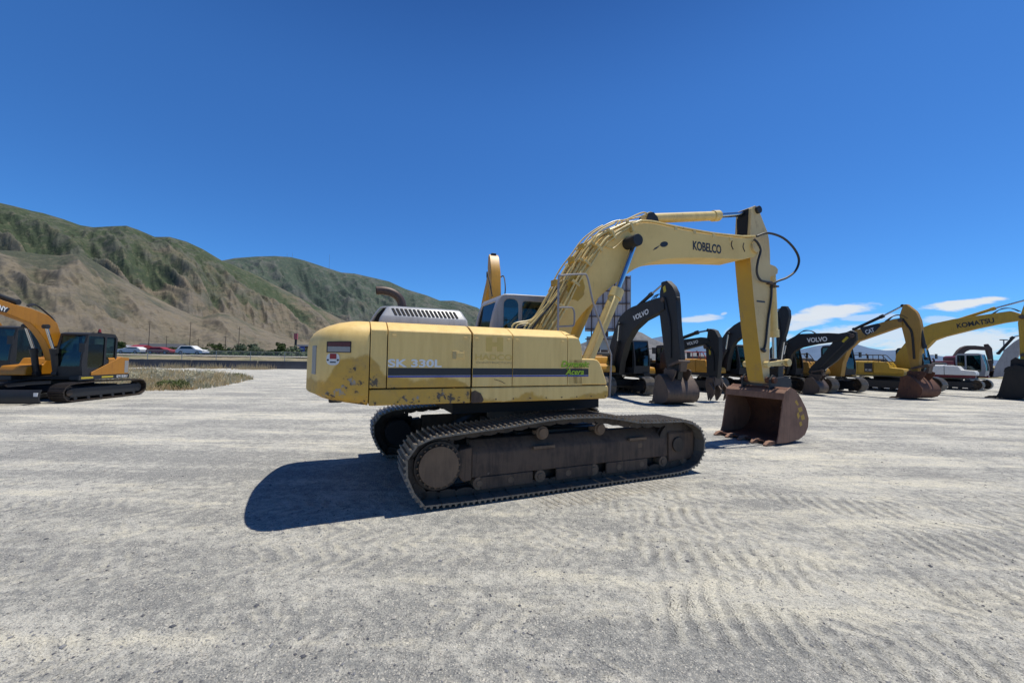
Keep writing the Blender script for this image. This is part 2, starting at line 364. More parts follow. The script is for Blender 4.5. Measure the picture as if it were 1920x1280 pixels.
# stripes and lettering
for o, a, b in ((d1,-2.62,-1.605),(d2,-1.575,-1.024),(d3,-1.012,-.162),(ns,-.15,.20)):
    m = MB(); m.box(a,b,-1.503,-1.4995,1.617,1.705); m.build('dark_stripe', M['decalblack'], o)
    m = MB(); m.box(a,b,-1.503,-1.4995,1.5915,1.608); m.build('blue_stripe', M['decalblue'], o)
    m = MB(); m.box(a,b,-1.503,-1.4995,1.609,1.614); m.build('pale_stripe', M['decalpale'], o)
text('SK 330L', M['decalwhite'], d1, -2.303, 1.762, .096, .64, -1.5035, bold=.03)
text('HADCO', M['ghost'], d2, -1.285, 1.85, .078, .52, -1.502, bold=.02)
m = MB()
for x in (-1.40,-1.245): m.box(x,x+.085,-1.503,-1.4995,1.925,2.115)
m.box(-1.315,-1.245,-1.503,-1.4995,1.99,2.05); m.build('emblem', M['ghost'], d2)
text('CONSTRUCTION', M['ghostdark'], d2, -1.285, 1.777, .026, .50, -1.502)
for dx, dz, mt, yy in ((.006,-.006,'decalgreendark',-1.504),(0,0,'decalgreen',-1.5075)):
    text('Dynamic', M[mt], d3 if dx else ns, -.03+dx, 1.76+dz, .112, .48, yy, shear=.3, bold=.02)
    text('Acera', M[mt], ns, -.04+dx, 1.66+dz, .088, .31, yy, shear=.3, bold=.02)
m = MB(); m.box(-1.85,-1.688,-1.505,-1.498,1.815,1.925); h = m.build('latch_plate', M['cream'], d1, .003)
m = MB(); m.box(-1.848,-1.80,-1.508,-1.504,1.82,1.915); m.build('latch_recess', M['ghostdark'], h)
m = MB(); m.box(-1.79,-1.70,-1.512,-1.504,1.83,1.905); m.build('latch_lever', M['cream'], h, .004)
# hood
def ringxy(z, x0, x1, y0, y1, r=.04, n=3):
    return [(a, b, z) for a, b in rrect(x0, x1, y0, y1, r, n)]
m = MB(); m.loft([ringxy(2.27,-2.70,-1.49,-1.0,.4), ringxy(2.365,-2.675,-1.50,-1.0,.4), ringxy(2.38,-2.665,-1.51,-.99,.39), ringxy(2.49,-2.60,-1.57,-.93,.32), ringxy(2.512,-2.57,-1.60,-.905,.30), ringxy(2.522,-2.52,-1.65,-.86,.26)])
hd = m.build('engine_hood', M['hood'], root, 0, 40)
m = MB()
for k in range(16):
    x = -2.50+k*.0555
    a = [(x,-.991,2.392),(x+.03,-.991,2.392),(x-.012,-.941,2.484),(x-.042,-.941,2.484)]
    b = [(p[0], p[1]+.02, p[2]-.01) for p in a]
    m.add(a+b, [(0,1,2,3),(7,6,5,4),(0,4,5,1),(1,5,6,2),(2,6,7,3),(3,7,4,0)])
m.build('vent_slots', M['black'], hd)
m = MB(); m.tube(curve([(-2.80,-.75,2.27),(-2.74,-.75,2.39),(-2.66,-.75,2.50),(-2.56,-.75,2.515)], 4), .014, 6); m.build('hood_rim', M['hood'], hd)
m = MB(); m.prism([(-2.77,2.27),(-2.70,2.42),(-2.63,2.50),(-2.55,2.50),(-2.55,2.27)], -.74, .3); m.build('hood_gap_shade', M['black'], hd)  # black block stands in for the shade in the hood opening
m = MB(); m.cyl((-1.75,-.5,2.51),(-1.75,-.5,2.545),.02,8); m.build('hood_knob', M['hood'], hd)
ex = curve([(-2.285,0,2.4),(-2.285,0,2.6),(-2.30,0,2.70),(-2.36,0,2.79),(-2.46,0,2.845),(-2.58,0,2.862),(-2.68,0,2.855)], 5)
m = MB(); m.tube(ex, .066, 18, cap=False); m.tube(ex[-8:], .056, 18, cap=False); ep = m.build('exhaust_pipe', M['exhaust'], root, 0, 60)
m = MB(); e = ex[-5]; m.cyl((e.x,0,e.z), (e.x+.01,0,e.z), .057, 18); m.build('pipe_bore', M['black'], ep)
# cab
cab_out = [(-.66,1.4),(-.655,2.30),(-.64,2.47),(-.60,2.66),(-.555,2.82),(-.51,2.94),(-.46,3.01),(-.39,3.04),(-.2,3.052),(.62,3.072),(.78,3.05),(.88,2.98),(.98,2.4),(1.02,1.9),(1.0,1.4)]
def shrink(pts, k):
    cx = sum(p[0] for p in pts)/len(pts); cz = sum(p[1] for p in pts)/len(pts)
    return [(cx+(a-cx)*(1-k), cz+(b-cz)*(1-k)) for a, b in pts]
m = MB(); m.prism(cab_out, .35, 1.36); cb = m.build('cab', M['grey'], root, 0, 40)
cut_ = []
m = MB(); m.prism(shrink(cab_out, .075), .39, 1.32); cut_.append(m.build('cutter', M['grey'], root, 0, 0))
m = MB(); m.prism(rrect(-.40,-.105,2.05,2.955,.11), .2, .5); cut_.append(m.build('cutter', M['grey'], root, 0, 0))
m = MB(); m.prism(rrect(-.02,.80,2.05,2.93,.06), .2, .5); cut_.append(m.build('cutter', M['grey'], root, 0, 0))
m = MB(); m.prism(rrect(-.42,.80,1.9,2.93,.06), 1.2, 1.5); cut_.append(m.build('cutter', M['grey'], root, 0, 0))
m = MB(); m.prismx(rrect(.47,1.27,2.2,2.90,.06), -.9, -.40); cut_.append(m.build('cutter', M['grey'], root, 0, 0))
m = MB(); m.prismx(rrect(.45,1.27,1.8,2.94,.06), .75, 1.2); cut_.append(m.build('cutter', M['grey'], root, 0, 0))
cut(cb, cut_); 
bv = cb.modifiers.new('bevel', 'BEVEL'); bv.width = .018; bv.segments = 2; bv.limit_method = 'ANGLE'; bv.angle_limit = R(40)
def pane(pts, y0, y1): m = MB(); m.prism(pts, y0, y1); return m.build('window', M['glass'], cb)
pane(rrect(-.41,-.095,2.04,2.965,.11), .362, .366); pane(rrect(-.03,.81,2.04,2.94,.06), .362, .366); pane(rrect(-.43,.81,1.89,2.94,.06), 1.34, 1.345)
m = MB(); pl = [(.46,2.2),(1.28,2.2),(1.28,2.91),(.46,2.91)]
m.add([(-.638,.46,2.2),(-.638,1.28,2.2),(-.50,1.28,2.92),(-.50,.46,2.92),(-.632,.46,2.2),(-.632,1.28,2.2),(-.494,1.28,2.92),(-.494,.46,2.92)], [(3,2,1,0),(4,5,6,7),(0,1,5,4),(1,2,6,5),(2,3,7,6),(3,0,4,7)]); m.build('window', M['glassdark'], cb)
m = MB(); m.prism(c2([(-.35,2.3),(-.32,2.75),(-.25,2.92),(-.15,2.75),(-.12,2.3)],3), .40, .42); 
m = MB(); m.box(-.3,.2,.6,1.1,1.7,2.0); m.box(-.35,-.2,.62,1.08,1.95,2.65); m.build('seat', M['hose'], cb, .04)
# boom
bo_px = [(1021.7,616.7),(1047.5,574.5),(1071,530),(1094,492.5),(1115,462),(1136.5,441),(1164.6,427),(1192,419),(1223,418),(1265,427),(1338,440),(1395,446)]
bl_px = [(1392,486.7),(1317,484),(1256.7,485.6),(1223,492),(1202.5,499),(1181.7,509.6),(1141,541.7),(1110.7,569.8),(1094,586),(1075.6,609.6)]
tp = MF.pts(bo_px, -.3); bt = MF.pts(bl_px, -.3)
top_line = c2(tp, 4); tipc = MF.p(1402, 466, -.3)
tip = [(5.50,4.735),(5.62,4.75),(5.74,4.70),(5.81,4.59),(5.82,4.47),(5.76,4.36),(5.63,4.30),(5.45,4.25)]
boom_out = [(-.05,1.85)]+top_line+tip+c2(bt, 4)+[(.48,1.85),(.38,1.62),(.15,1.55),(-.02,1.65)]
m = MB(); m.prism(boom_out, -.3, .3); bm = m.build('boom', M['boom'], root, .012, 40)
pc = MF.p(1080, 539, -.3); m = MB(); m.prism([(pc[0]+(.19+.02*math.sin(3*a))*math.cos(a*math.pi/14), pc[1]+(.24+.015*math.cos(2*a))*math.sin(a*math.pi/14)) for a in range(28)], -.3035, -.299); m.build('repaint_patch', M['gold'], bm, 0, 0)
p0 = MF.p(1299,463,-.3); p1 = MF.p(1352,465,-.3)
text('KOBELCO', M['decalblack'], bm, (p0[0]+p1[0])/2, (p0[1]+p1[1])/2, .20, (p1[0]-p0[0]), -.303, ang=R(1), bold=.028)
p2 = MF.p(1245,458,-.3); m = MB(); m.prism([(p2[0]+.11*math.cos(a)*math.cos(.3)-.055*math.sin(a)*math.sin(.3), p2[1]+.055*math.sin(a)*math.cos(.3)+.11*math.cos(a)*math.sin(.3)) for a in [k*math.pi/10 for k in range(20)]], -.304, -.298)
m.prism([(p2[0]-.10,p2[1]-.03),(p2[0]-.25,p2[1]-.11),(p2[0]-.30,p2[1]-.17),(p2[0]-.2,p2[1]-.12)], -.3035, -.298); m.build('access_hole', M['hose'], bm)
for dx, dz, w in ((.05,.0,.03),(.18,-.02,.025)):      # weld scars near the boom tip
    q0 = MF.p(1364,448,-.3); m = MB(); m.tube(curve([(q0[0]+dx*3,-.302,q0[1]-.02),(q0[0]+dx*3-.03,-.302,q0[1]-.12),(q0[0]+dx*3+.03,-.302,q0[1]-.22)],4), .012, 5); m.build('weld_scar', M['brownsteel'], bm)
# pins
def pin(name, x, z, r, y0, y1, mat, par=root, n=24):
    m = MB(); m.cyl((x,y0,z),(x,y1,z),r,n); return m.build(name, M[mat], par, .008)
pr = MF.p(1192,451,-.55)
pin('rod_pin', pr[0], pr[1], .115, -.62, .62, 'dark', bm); pin('tip_pin', 5.66, 4.53, .13, -.36, .36, 'arm', bm)
pin('foot_pin', .18, 1.75, .12, -.4, .4, 'dark', bm)
# pipes along the back of the boom
def off(line, d):
    out = []
    for i in range(len(line)):
        a = Vector(line[max(i-1,0)]); b = Vector(line[min(i+1,len(line)-1)]); t = (b-a).normalized(); out.append((line[i][0]-t.y*d, line[i][1]+t.x*d))
    return out
L_up = [p for p in top_line if p[0] < 2.3]
for i, (y, d, r, a, b) in enumerate([(-.345,-.05,.021,0,99),(-.35,-.115,.019,0,99),(-.26,.05,.024,0,99),(-.16,.065,.022,1,99),(-.05,.06,.024,2,99),(.08,.07,.022,0,99),(.2,.06,.024,3,99),(-.30,.13,.016,2,24),(-.12,.16,.018,4,27),(.05,.18,.015,6,24)]):
    ln = off(L_up, d)[a:b]; m = MB()
    if d < 0: ln = [(p[0]+(q[0]-p[0])*w_, p[1]+(q[1]-p[1])*w_) for k, (p, q) in enumerate(zip(ln, off(L_up, .03)[a:b])) for w_ in [max(0, min(1, (k-len(ln)+9)/8))]]
    m.tube([(x+.01*math.sin(i+k*.5), y+.012*math.sin(2*i+k*.7), z+.008*math.cos(i*3+k)) for k, (x, z) in enumerate(ln)], r, 7); m.build('hydraulic_pipe', M['pipe'], bm)
for k in (4, 8, 12, 16, 21, 26):
    if k >= len(L_up)-1: continue
    a = Vector(L_up[k]); b = Vector(L_up[k+1]); t = (b-a).normalized(); n = Vector((-t.y, t.x))
    for y0, y1, d0, d1 in ((-.30,.25,.0,.10),(-.375,-.30,-.15,.03)):
        m = MB(); q = [a+n*d0, a+t*.05+n*d0, a+t*.05+n*d1, a+n*d1]; m.prism([(p.x, p.y) for p in q], y0, y1); m.build('pipe_clamp', M['pipe'], bm, .005)
for k, (px, py, s_) in enumerate([(1072,487,.055),(1090,462,.05),(1040,530,.055)]):
    a = MF.p(px, py, -.3); m = MB(); m.box(a[0]-s_/2,a[0]+s_/2,-.36,-.2,a[1]-s_,a[1]+s_, None); m.build('valve_block', M['gold'], bm, .01)
for i in range(6):                           # loose hoses at the boom foot
    a = L_up[0]; m = MB(); y = -.34+i*.1; m.tube(curve([(-.10-.03*i,y-.1,1.95),(-.16-.03*i,y,2.28+.03*i),(-.05+.03*i,y,2.5+.04*(i%3)),(.18+.04*i,y,2.75+.05*i),(.38+.05*i,y,3.0+.07*i)],6), .017+.003*(i%2), 7); m.build('hose', M['pipe'] if i % 3 else M['hose'], bm)
top2 = [p for p in top_line if p[0] > 2.0]
for y, d, r in ((-.27,.045,.024),(-.20,.05,.02),(.1,.04,.022)):
    m = MB(); m.tube([(x, y, z+0*d) for x, z in off(top2, d)]+[(5.68,y-.03,4.80)], r, 8); m.build('hydraulic_pipe', M['pipe'], bm)
for px in (1265,1300,1336,1368):
    a = MF.p(px, 432+(px-1265)*.19, -.27); m = MB(); m.box(a[0]-.04,a[0]+.04,-.31,-.15,a[1]-.01,a[1]+.075); m.build('pipe_clamp', M['pipe'], bm, .005)
for i, (p_, q_) in enumerate((((1152,428),(1213,404)),((1165,424),(1222,410)))):
    a = MF.p(*p_, -.2); b = MF.p(*q_, -.1); m = MB()
    m.tube(curve([(a[0],-.2+.1*i,a[1]),(a[0]+.12,-.2+.1*i,a[1]+.16),(a[0]+.35,-.15+.1*i,a[1]+.25),(b[0]-.08,-.1,b[1]+.05),(b[0]+.12,-.1,b[1]-.06)],6), .017, 8); m.build('hose', M['pipe'], bm)
a = MF.p(1130,457,-.33); b = MF.p(1186,449,-.33); m = MB(); m.tube(curve([(a[0],-.315,a[1]),(a[0]+.25,-.32,a[1]-.05),(b[0]-.15,-.33,b[1]+.03),(b[0],-.36,b[1])],5), .008, 6); m.build('grease_line', M['pipe'], bm)
# cylinders: barrel is the thing, rod its child
def ram(name, a, b, c, y, r, rr, mat, collar=True, rodmat='chrome', par=root, eye=True):
    a, b, c = [Vector((p[0], y, p[1])) for p in (a, b, c)]; t = (c-a).normalized()
    m = MB(); m.cyl(a, b, r, 20)
    if collar: m.cyl(b-t*.16, b+t*.03, r*1.2, 20)
    if eye: m.cyl(a+Vector((0,-r*.9,0)), a+Vector((0,r*.9,0)), r*1.15, 16)
    o = m.build(name, M[mat], par, .006)
    m = MB(); m.cyl(b+t*.02, c, rr, 16); m.build('rod', M[rodmat], o)
    if eye: m = MB(); m.cyl(c+Vector((0,-r*.8,0)), c+Vector((0,r*.8,0)), rr*1.8, 16); m.build('rod_eye', M['dark'], o)
    return o
for y in (-.41, .41):
    a = (.755,1.474); o = ram('boom_cylinder', a, (1.59,3.14), (2.042,4.169), y, .108, .052, 'pipe' if y < 0 else 'gold')
    s_ = -1 if y < 0 else 1
    m = MB(); m.tube([(1.50,y+s_*.05,3.06),(1.43,y+s_*.12,2.98),(.93,y+s_*.14,1.95),(.87,y+s_*.1,1.82)], .019, 8); m.build('cylinder_pipe', M['pipe'], o)
    if y < 0:
        m = MB()
        for k in range(10):
            an = k*math.pi/5; t = Vector((.438,0,.899)); u = Vector((0,1,0)); w = t.cross(u); c_ = Vector((1.583,y,3.125)); p = c_+(u*math.cos(an)+w*math.sin(an))*.108
            m.cyl(p, p+t*.05, .013, 6)
        m.build('collar_bolts', M['dark'], o)
m = MB(); m.prism([(.42,1.2),(.42,1.62),(.78,1.62),(.86,1.2)], -.62, -.38); m.prism([(.42,1.2),(.42,1.62),(.78,1.62),(.86,1.2)], .38, .62); m.prism([(-.2,1.2),(-.2,1.9),(.35,1.9),(.8,1.2)], -.36, -.31); m.prism([(-.2,1.2),(-.2,1.9),(.35,1.9),(.8,1.2)], .31, .36); m.build('boom_bracket', M['cream'], root, .01)
m = MB(); m.prism([(2.5,4.6),(2.62,4.9),(2.74,4.94),(2.85,4.86),(2.95,4.6)], -.14, -.1); m.prism([(2.5,4.6),(2.62,4.9),(2.74,4.94),(2.85,4.86),(2.95,4.6)], .1, .14); m.build('cylinder_bracket', M['dark'], bm)
ram('arm_cylinder', (2.721,4.843), (4.81,5.245), (6.02,5.50), 0, .105, .058, 'pipe')
# arm
arm_out = [(5.72,5.50),(5.76,5.56),(5.86,5.60),(5.96,5.57),(6.02,5.47),(6.10,5.33),(6.20,5.17),(6.30,5.02),(6.35,4.85),(6.38,4.57),(6.385,4.2),(6.39,3.6),(6.37,3.0),(6.34,2.5),(6.30,1.9),(6.30,1.50),(6.27,1.38),(6.18,1.33),(6.09,1.38),(6.06,1.50),(5.95,2.1),(5.84,2.76),(5.755,3.38),(5.69,3.95),(5.655,4.3),(5.66,4.88)]
m = MB(); m.prism(arm_out, -.2, .2); nn = len(arm_out)
ar = m.build('arm', [M['arm'], M['gold']], root, 0, 0)
for p in ar.data.polygons:
    if p.normal.x < -.6 and p.center.z < 4.6: p.material_index = 1
bv = ar.modifiers.new('bevel', 'BEVEL'); bv.width = .01; bv.segments = 2; bv.limit_method = 'ANGLE'; bv.angle_limit = R(32)
m = MB(); m.prism([(5.652,4.78),(5.652,5.35),(5.72,5.35),(5.72,4.78)], -.13, .13); m.box(5.69,5.80,-.13,.13,5.2,5.52); m.build('arm_fork_shade', M['black'], ar)  # black insert painted as the shade inside the open arm fork
pin('arm_cylinder_pin', 5.93, 5.50, .09, -.26, .26, 'dark', ar)
for x, z, L in ((6.02,3.35,.3),): m = MB(); m.box(5.86,6.16,-.204,-.198,3.27,3.31); m.build('scrape', M['decalblack'], ar)
m = MB(); q_ = [(6.36,4.28),(6.66,4.24),(6.80,4.17),(6.78,4.06),(6.6,3.98),(6.36,3.9)]; m.prism(q_, -.12, -.08); m.prism(q_, .08, .12); m.build('cylinder_bracket', M['arm'], ar)
ram('bucket_cylinder', (6.72,4.14), (6.79,2.50), (6.80,1.86), 0, .098, .048, 'pipe')
def pl(L): return [(MF.p(a, b, y)[0], y, MF.p(a, b, y)[1]) for a, b, y in L]
for pts, r in (([(1419,443,-.34),(1440,437,-.42),(1468,446,-.46),(1489,466,-.46),(1498,487,-.46),(1492,507,-.44),(1476,520,-.38),(1458,527,-.3),(1449,533,-.25)], .026),
               ([(1414,449,-.36),(1421,456,-.37),(1426,470,-.36),(1421,490,-.34),(1419,510,-.3),(1425,524,-.27),(1436,528,-.26),(1447,529,-.24)], .026),
               ([(1447,530,-.24),(1446,560,-.23),(1440,600,-.23),(1436,640,-.23),(1433,654,-.22)], .024)):
    m = MB(); m.tube(curve(pl(pts), 7), r, 10); m.build('hose', M['hose'], ar)
a = MF.p(1448,531,-.25); m = MB(); m.box(a[0]-.14,a[0]+.10,-.28,-.16,a[1]-.035,a[1]+.02); m.box(a[0]-.02,a[0]+.12,-.34,-.2,a[1]-.10,a[1]-.06); m.build('hose_clamp', M['frame'], ar, .006)
a = MF.p(1432,655,-.24); m = MB(); m.tube(curve([(a[0]-.05,-.22,a[1]+.02),(a[0],-.25,a[1]-.04),(a[0]+.08,-.22,a[1]-.02)],4), .035, 8); m.build('hose_end', M['hose'], ar)
# linkage
m = MB(); m.cyl((6.80,-.34,1.84),(6.80,.34,1.84),.06,16); m.cyl((6.80,-.36,1.84),(6.80,-.26,1.84),.09,16); m.cyl((6.80,.26,1.84),(6.80,.36,1.84),.09,16)
for y in (-.27,.27): m.prism([(6.80,1.91),(6.80,1.77),(6.10,1.74),(6.10,1.84)], y-.03, y+.03)
m.cyl((6.12,-.31,1.79),(6.12,.31,1.79),.075,14)
m.build('side_links', M['pipe'], root, .01)
m = MB(); m.prism([(6.70,1.84),(6.90,1.84),(6.86,1.36),(6.66,1.36)], -.16, -.08); m.prism([(6.70,1.84),(6.90,1.84),(6.86,1.36),(6.66,1.36)], .08, .16); m.prism([(6.72,1.7),(6.88,1.7),(6.86,1.45),(6.70,1.45)], -.08, .08); m.build('bucket_link', M['dark'], root, .012)
# bucket
def make_bucket(par, ax, az, W, s=1.0, mats=('rust','rustlight','rust'), teeth=5, yc=0, flip=1):
    """ax, az = arm pin; opening towards the machine"""
    T = lambda x, z: (ax+(x-6.18)*s*flip, az+(z-1.40)*s)
    side = [(5.72,.03),(5.80,.20),(5.99,1.05),(6.06,1.17),(6.24,1.26),(6.42,1.19),(6.60,1.02),(6.80,.76),(6.89,.53),(6.86,.33),(6.74,.16),(6.50,.06),(6.04,.02)]
    shell = [(5.99,1.03),(6.06,1.16),(6.24,1.25),(6.42,1.18),(6.60,1.01),(6.79,.75),(6.875,.53),(6.85,.34),(6.73,.17),(6.50,.065),(6.04,.03),(5.60,.03)]
    h = W/2; m = MB()
    sh = c2(shell, 3); inn = []
    for i in range(len(sh)):
        a = Vector(sh[max(i-1,0)]); b = Vector(sh[min(i+1,len(sh)-1)]); t = (b-a).normalized(); inn.append((sh[i][0]+t.y*.03, sh[i][1]-t.x*.03))
    ring = [T(*p) for p in sh+inn[::-1]]
    m.prism(ring, yc-h+.03, yc+h-.03)
    sd = [T(*p) for p in side]
    m.cur = 1
    m.prism(sd, yc-h, yc-h+.03); m.prism(sd, yc+h-.03, yc+h)
    m.cur = 0
    b = m.build('bucket', [M[mats[0]], M[mats[1]]], par, .006, 0)
    m = MB(); m.prism([T(*p) for p in [(5.95,.98),(5.985,1.13),(6.08,1.20),(6.20,1.19),(6.20,1.10),(6.06,.99)]], yc-h-.012, yc+h+.012); m.build('top_brace', M[mats[1]], b, .01)
    for y in (-.24*s*W, .24*s*W):
        m = MB(); m.prism([T(*p) for p in [(6.05,1.10),(6.07,1.42),(6.18,1.53),(6.32,1.46),(6.72,1.48),(6.86,1.42),(6.84,1.28),(6.62,.98)]], yc+y-.022, yc+y+.022)
        m.build('bucket_ear', M[mats[2]], b, .008)
    for k in range(teeth):
        y = yc-h+.09+(W-.18)*k/(teeth-1); w = .058*max(.8, s); m = MB()
        r0 = [(T(5.72,.0)[0], y-w, T(0,.0)[1]),(T(5.72,.0)[0], y+w, T(0,.0)[1]),(T(5.72,.085)[0], y+w, T(0,.085)[1]),(T(5.72,.085)[0], y-w, T(0,.085)[1])]
        r1 = [(T(5.55,-.01)[0], y-w*.8, T(0,-.01)[1]),(T(5.55,.0)[0], y+w*.8, T(0,-.01)[1]),(T(5.55,.075)[0], y+w*.8, T(0,.075)[1]),(T(5.55,.075)[0], y-w*.8, T(0,.075)[1])]
        r2 = [(T(5.43,-.02)[0], y-w*.6, T(0,-.02)[1]),(T(5.43,-.02)[0], y+w*.6, T(0,-.02)[1]),(T(5.43,.01)[0], y+w*.6, T(0,.012)[1]),(T(5.43,.01)[0], y-w*.6, T(0,.012)[1])]
        m.loft([r0, r1, r2]); m.build('tooth', M[mats[1]], b, .006)
    return b
bk = make_bucket(root, 6.18, 1.42, 1.42, 1.0, ('rust','rustlight','dark'))
pin('bucket_pin', 6.18, 1.42, .07, -.42, .42, 'rust', bk)
m = MB()
for pts in ([(6.38,.95),(6.47,.86),(6.52,.88),(6.44,.99)],[(6.48,.80),(6.62,.83),(6.66,.74),(6.54,.70)],[(6.58,.62),(6.70,.66),(6.74,.54),(6.62,.52)],[(6.44,.66),(6.50,.72),(6.55,.62),(6.49,.55)],[(6.52,.47),(6.60,.50),(6.64,.41),(6.56,.38)]):
    m.prism(pts, -.7125, -.709)
m.build('paint_mark', M['gold'], bk)
# handrails
for name, L, r in (('handrail', [(.03,-.9,2.25),(.03,-.9,3.10),(.06,-.9,3.18),(.12,-.9,3.20),(.50,-.9,3.255),(.57,-.9,3.23),(.62,-.9,3.10),(.70,-.9,2.80),(.88,-.9,2.38),(1.05,-.9,1.98),(1.075,-.9,1.88),(1.06,-.9,1.5),(1.04,-.9,1.2)], .017),
                   ('handrail', [(.03,-.86,2.67),(.28,-.86,2.69),(.34,-.86,2.66),(.36,-.86,2.58),(.355,-.86,2.42),(.30,-.86,2.385),(.03,-.86,2.36)], .015)):
    m = MB(); m.tube([tuple(p) for p in curve(L, 4)], r, 8); m.build(name, M['rail'], root)
# undercarriage
LOOP = [(-2.16,.035),(-1.6,.02),(0,.02),(1.6,.02),(2.06,.03),(2.32,.10),(2.47,.24),(2.53,.42),(2.51,.61),(2.38,.79),(2.10,.895),(1.546,.905),(1.14,.915),(.76,.985),(.467,1.035),(.05,1.048),(-.36,1.045),(-.70,1.012),(-1.2,.965),(-1.74,.93),(-2.09,.90),(-2.27,.82),(-2.375,.70),(-2.415,.58),(-2.40,.46),(-2.35,.32),(-2.26,.14)]
def resample(loop, n):
    P = [Vector((a, b)) for a, b in loop]; P.append(P[0]); seg = [(P[i+1]-P[i]).length for i in range(len(P)-1)]; T = sum(seg); out = []
    for k in range(n):
        d = T*k/n; i = 0
        while d > seg[i]: d -= seg[i]; i += 1
        out.append(P[i].lerp(P[i+1], d/seg[i]))
    return out, T/n
def make_track(par, loop, y0, y1, nshoe=48, bars=3, mat='shoe', seed=0, chain=True, sprocket=(-1.953,.49,.36,.25), idler=(2.05,.46,.38), fr=True, s=1.0, framemat='frame', hubmat='hub', flat=.0):
    pts, pitch = resample(loop, nshoe); m = MB(); mc = MB(); cx = sum(p.x for p in pts)/nshoe; yc = (y0+y1)/2; out = 1 if yc > 0 else -1
    for k in range(nshoe):
        a = pts[k]; b = pts[(k+1) % nshoe]; t = (b-a).normalized(); n = Vector((t.y, -t.x))   # outward (loop runs counter-clockwise)
        L = (b-a).length; g = .004
        def Q(u, v): return (a.x+t.x*u+n.x*v, a.y+t.y*u+n.y*v)
        sec = [(g,-.045),(L-g,-.045)]; top = []
        for j in range(bars):
            c = L*(j+.35)/bars; hgt = (-.022, 0.004)
            top += [(c-.020,-.026),(c-.008,hgt[1]),(c+.008,hgt[1]),(c+.020,-.026)]
        sec += [(L-g,-.026)]+top[::-1]+[(g,-.026)]
        m.prism([Q(u, v*s if s > 1 else v) for u, v in sec], y0, y1)
        if chain:
            for yy in (yc-.085, yc+.085, ):
                q = [Q(.01,-.045),(Q(L-.01,-.045)),Q(L-.015,-.135),Q(L*.5,-.15),Q(.015,-.135)]
                mc.prism(q, yy-.02, yy+.02)
            c_ = Q(0,-.095); mc.cyl((c_[0],yc-.11,c_[1]),(c_[0],yc+.11,c_[1]),.03,8)
            e0 = Q(.03,-.046); 
    tr = m.build('track', M[mat], par, 0, 30)
    if chain: mc.build('track_chain', M['chain'], tr, 0, 30)
    # sprocket
    sx, sz, sr, hr = sprocket; m = MB(); n = 21
    prof = []
    for k in range(n*4):
        an = 2*math.pi*k/(n*4); rr = sr*(1.0 if k % 4 in (0, 1) else .90); prof.append((sx+rr*math.cos(an), sz+rr*math.sin(an)))
    m.prism(prof, yc-.04, yc+.04); m.cyl((sx,yc-.04,sz),(sx,yc+out*(abs(y1-y0)/2-.15),sz),sr*.84,40)
    spk = m.build('sprocket', M['chain'], par, .004)
    m = MB(); m.cyl((sx,yc-out*.04,sz),(sx,yc-out*.42,sz),sr*.6,24); m.build('final_drive', M['black'], spk)
    m = MB(); yo = yc+out*(abs(y1-y0)/2-.15); m.cyl((sx,yo,sz),(sx,yo+out*.055,sz),hr,40)
    for k in range(22):
        an = 2*math.pi*k/22; px_, pz_ = sx+(hr+.012)*math.cos(an), sz+(hr+.012)*math.sin(an); m.cyl((px_,yo,pz_),(px_,yo+out*.035,pz_),.016,6)
    m.build('hub_cover', M[hubmat], spk, .006)
    ix, iz, ir = idler; m = MB(); m.cyl((ix,yc-.10,iz),(ix,yc+.10,iz),ir,40); m.cyl((ix,yc-.05,iz),(ix,yc+.05,iz),ir+.03,40); m.cyl((ix,yc-.16,iz),(ix,yc+.16,iz),.12,20); m.build('idler', M['chain'], par, .008)
    return tr, yc, out
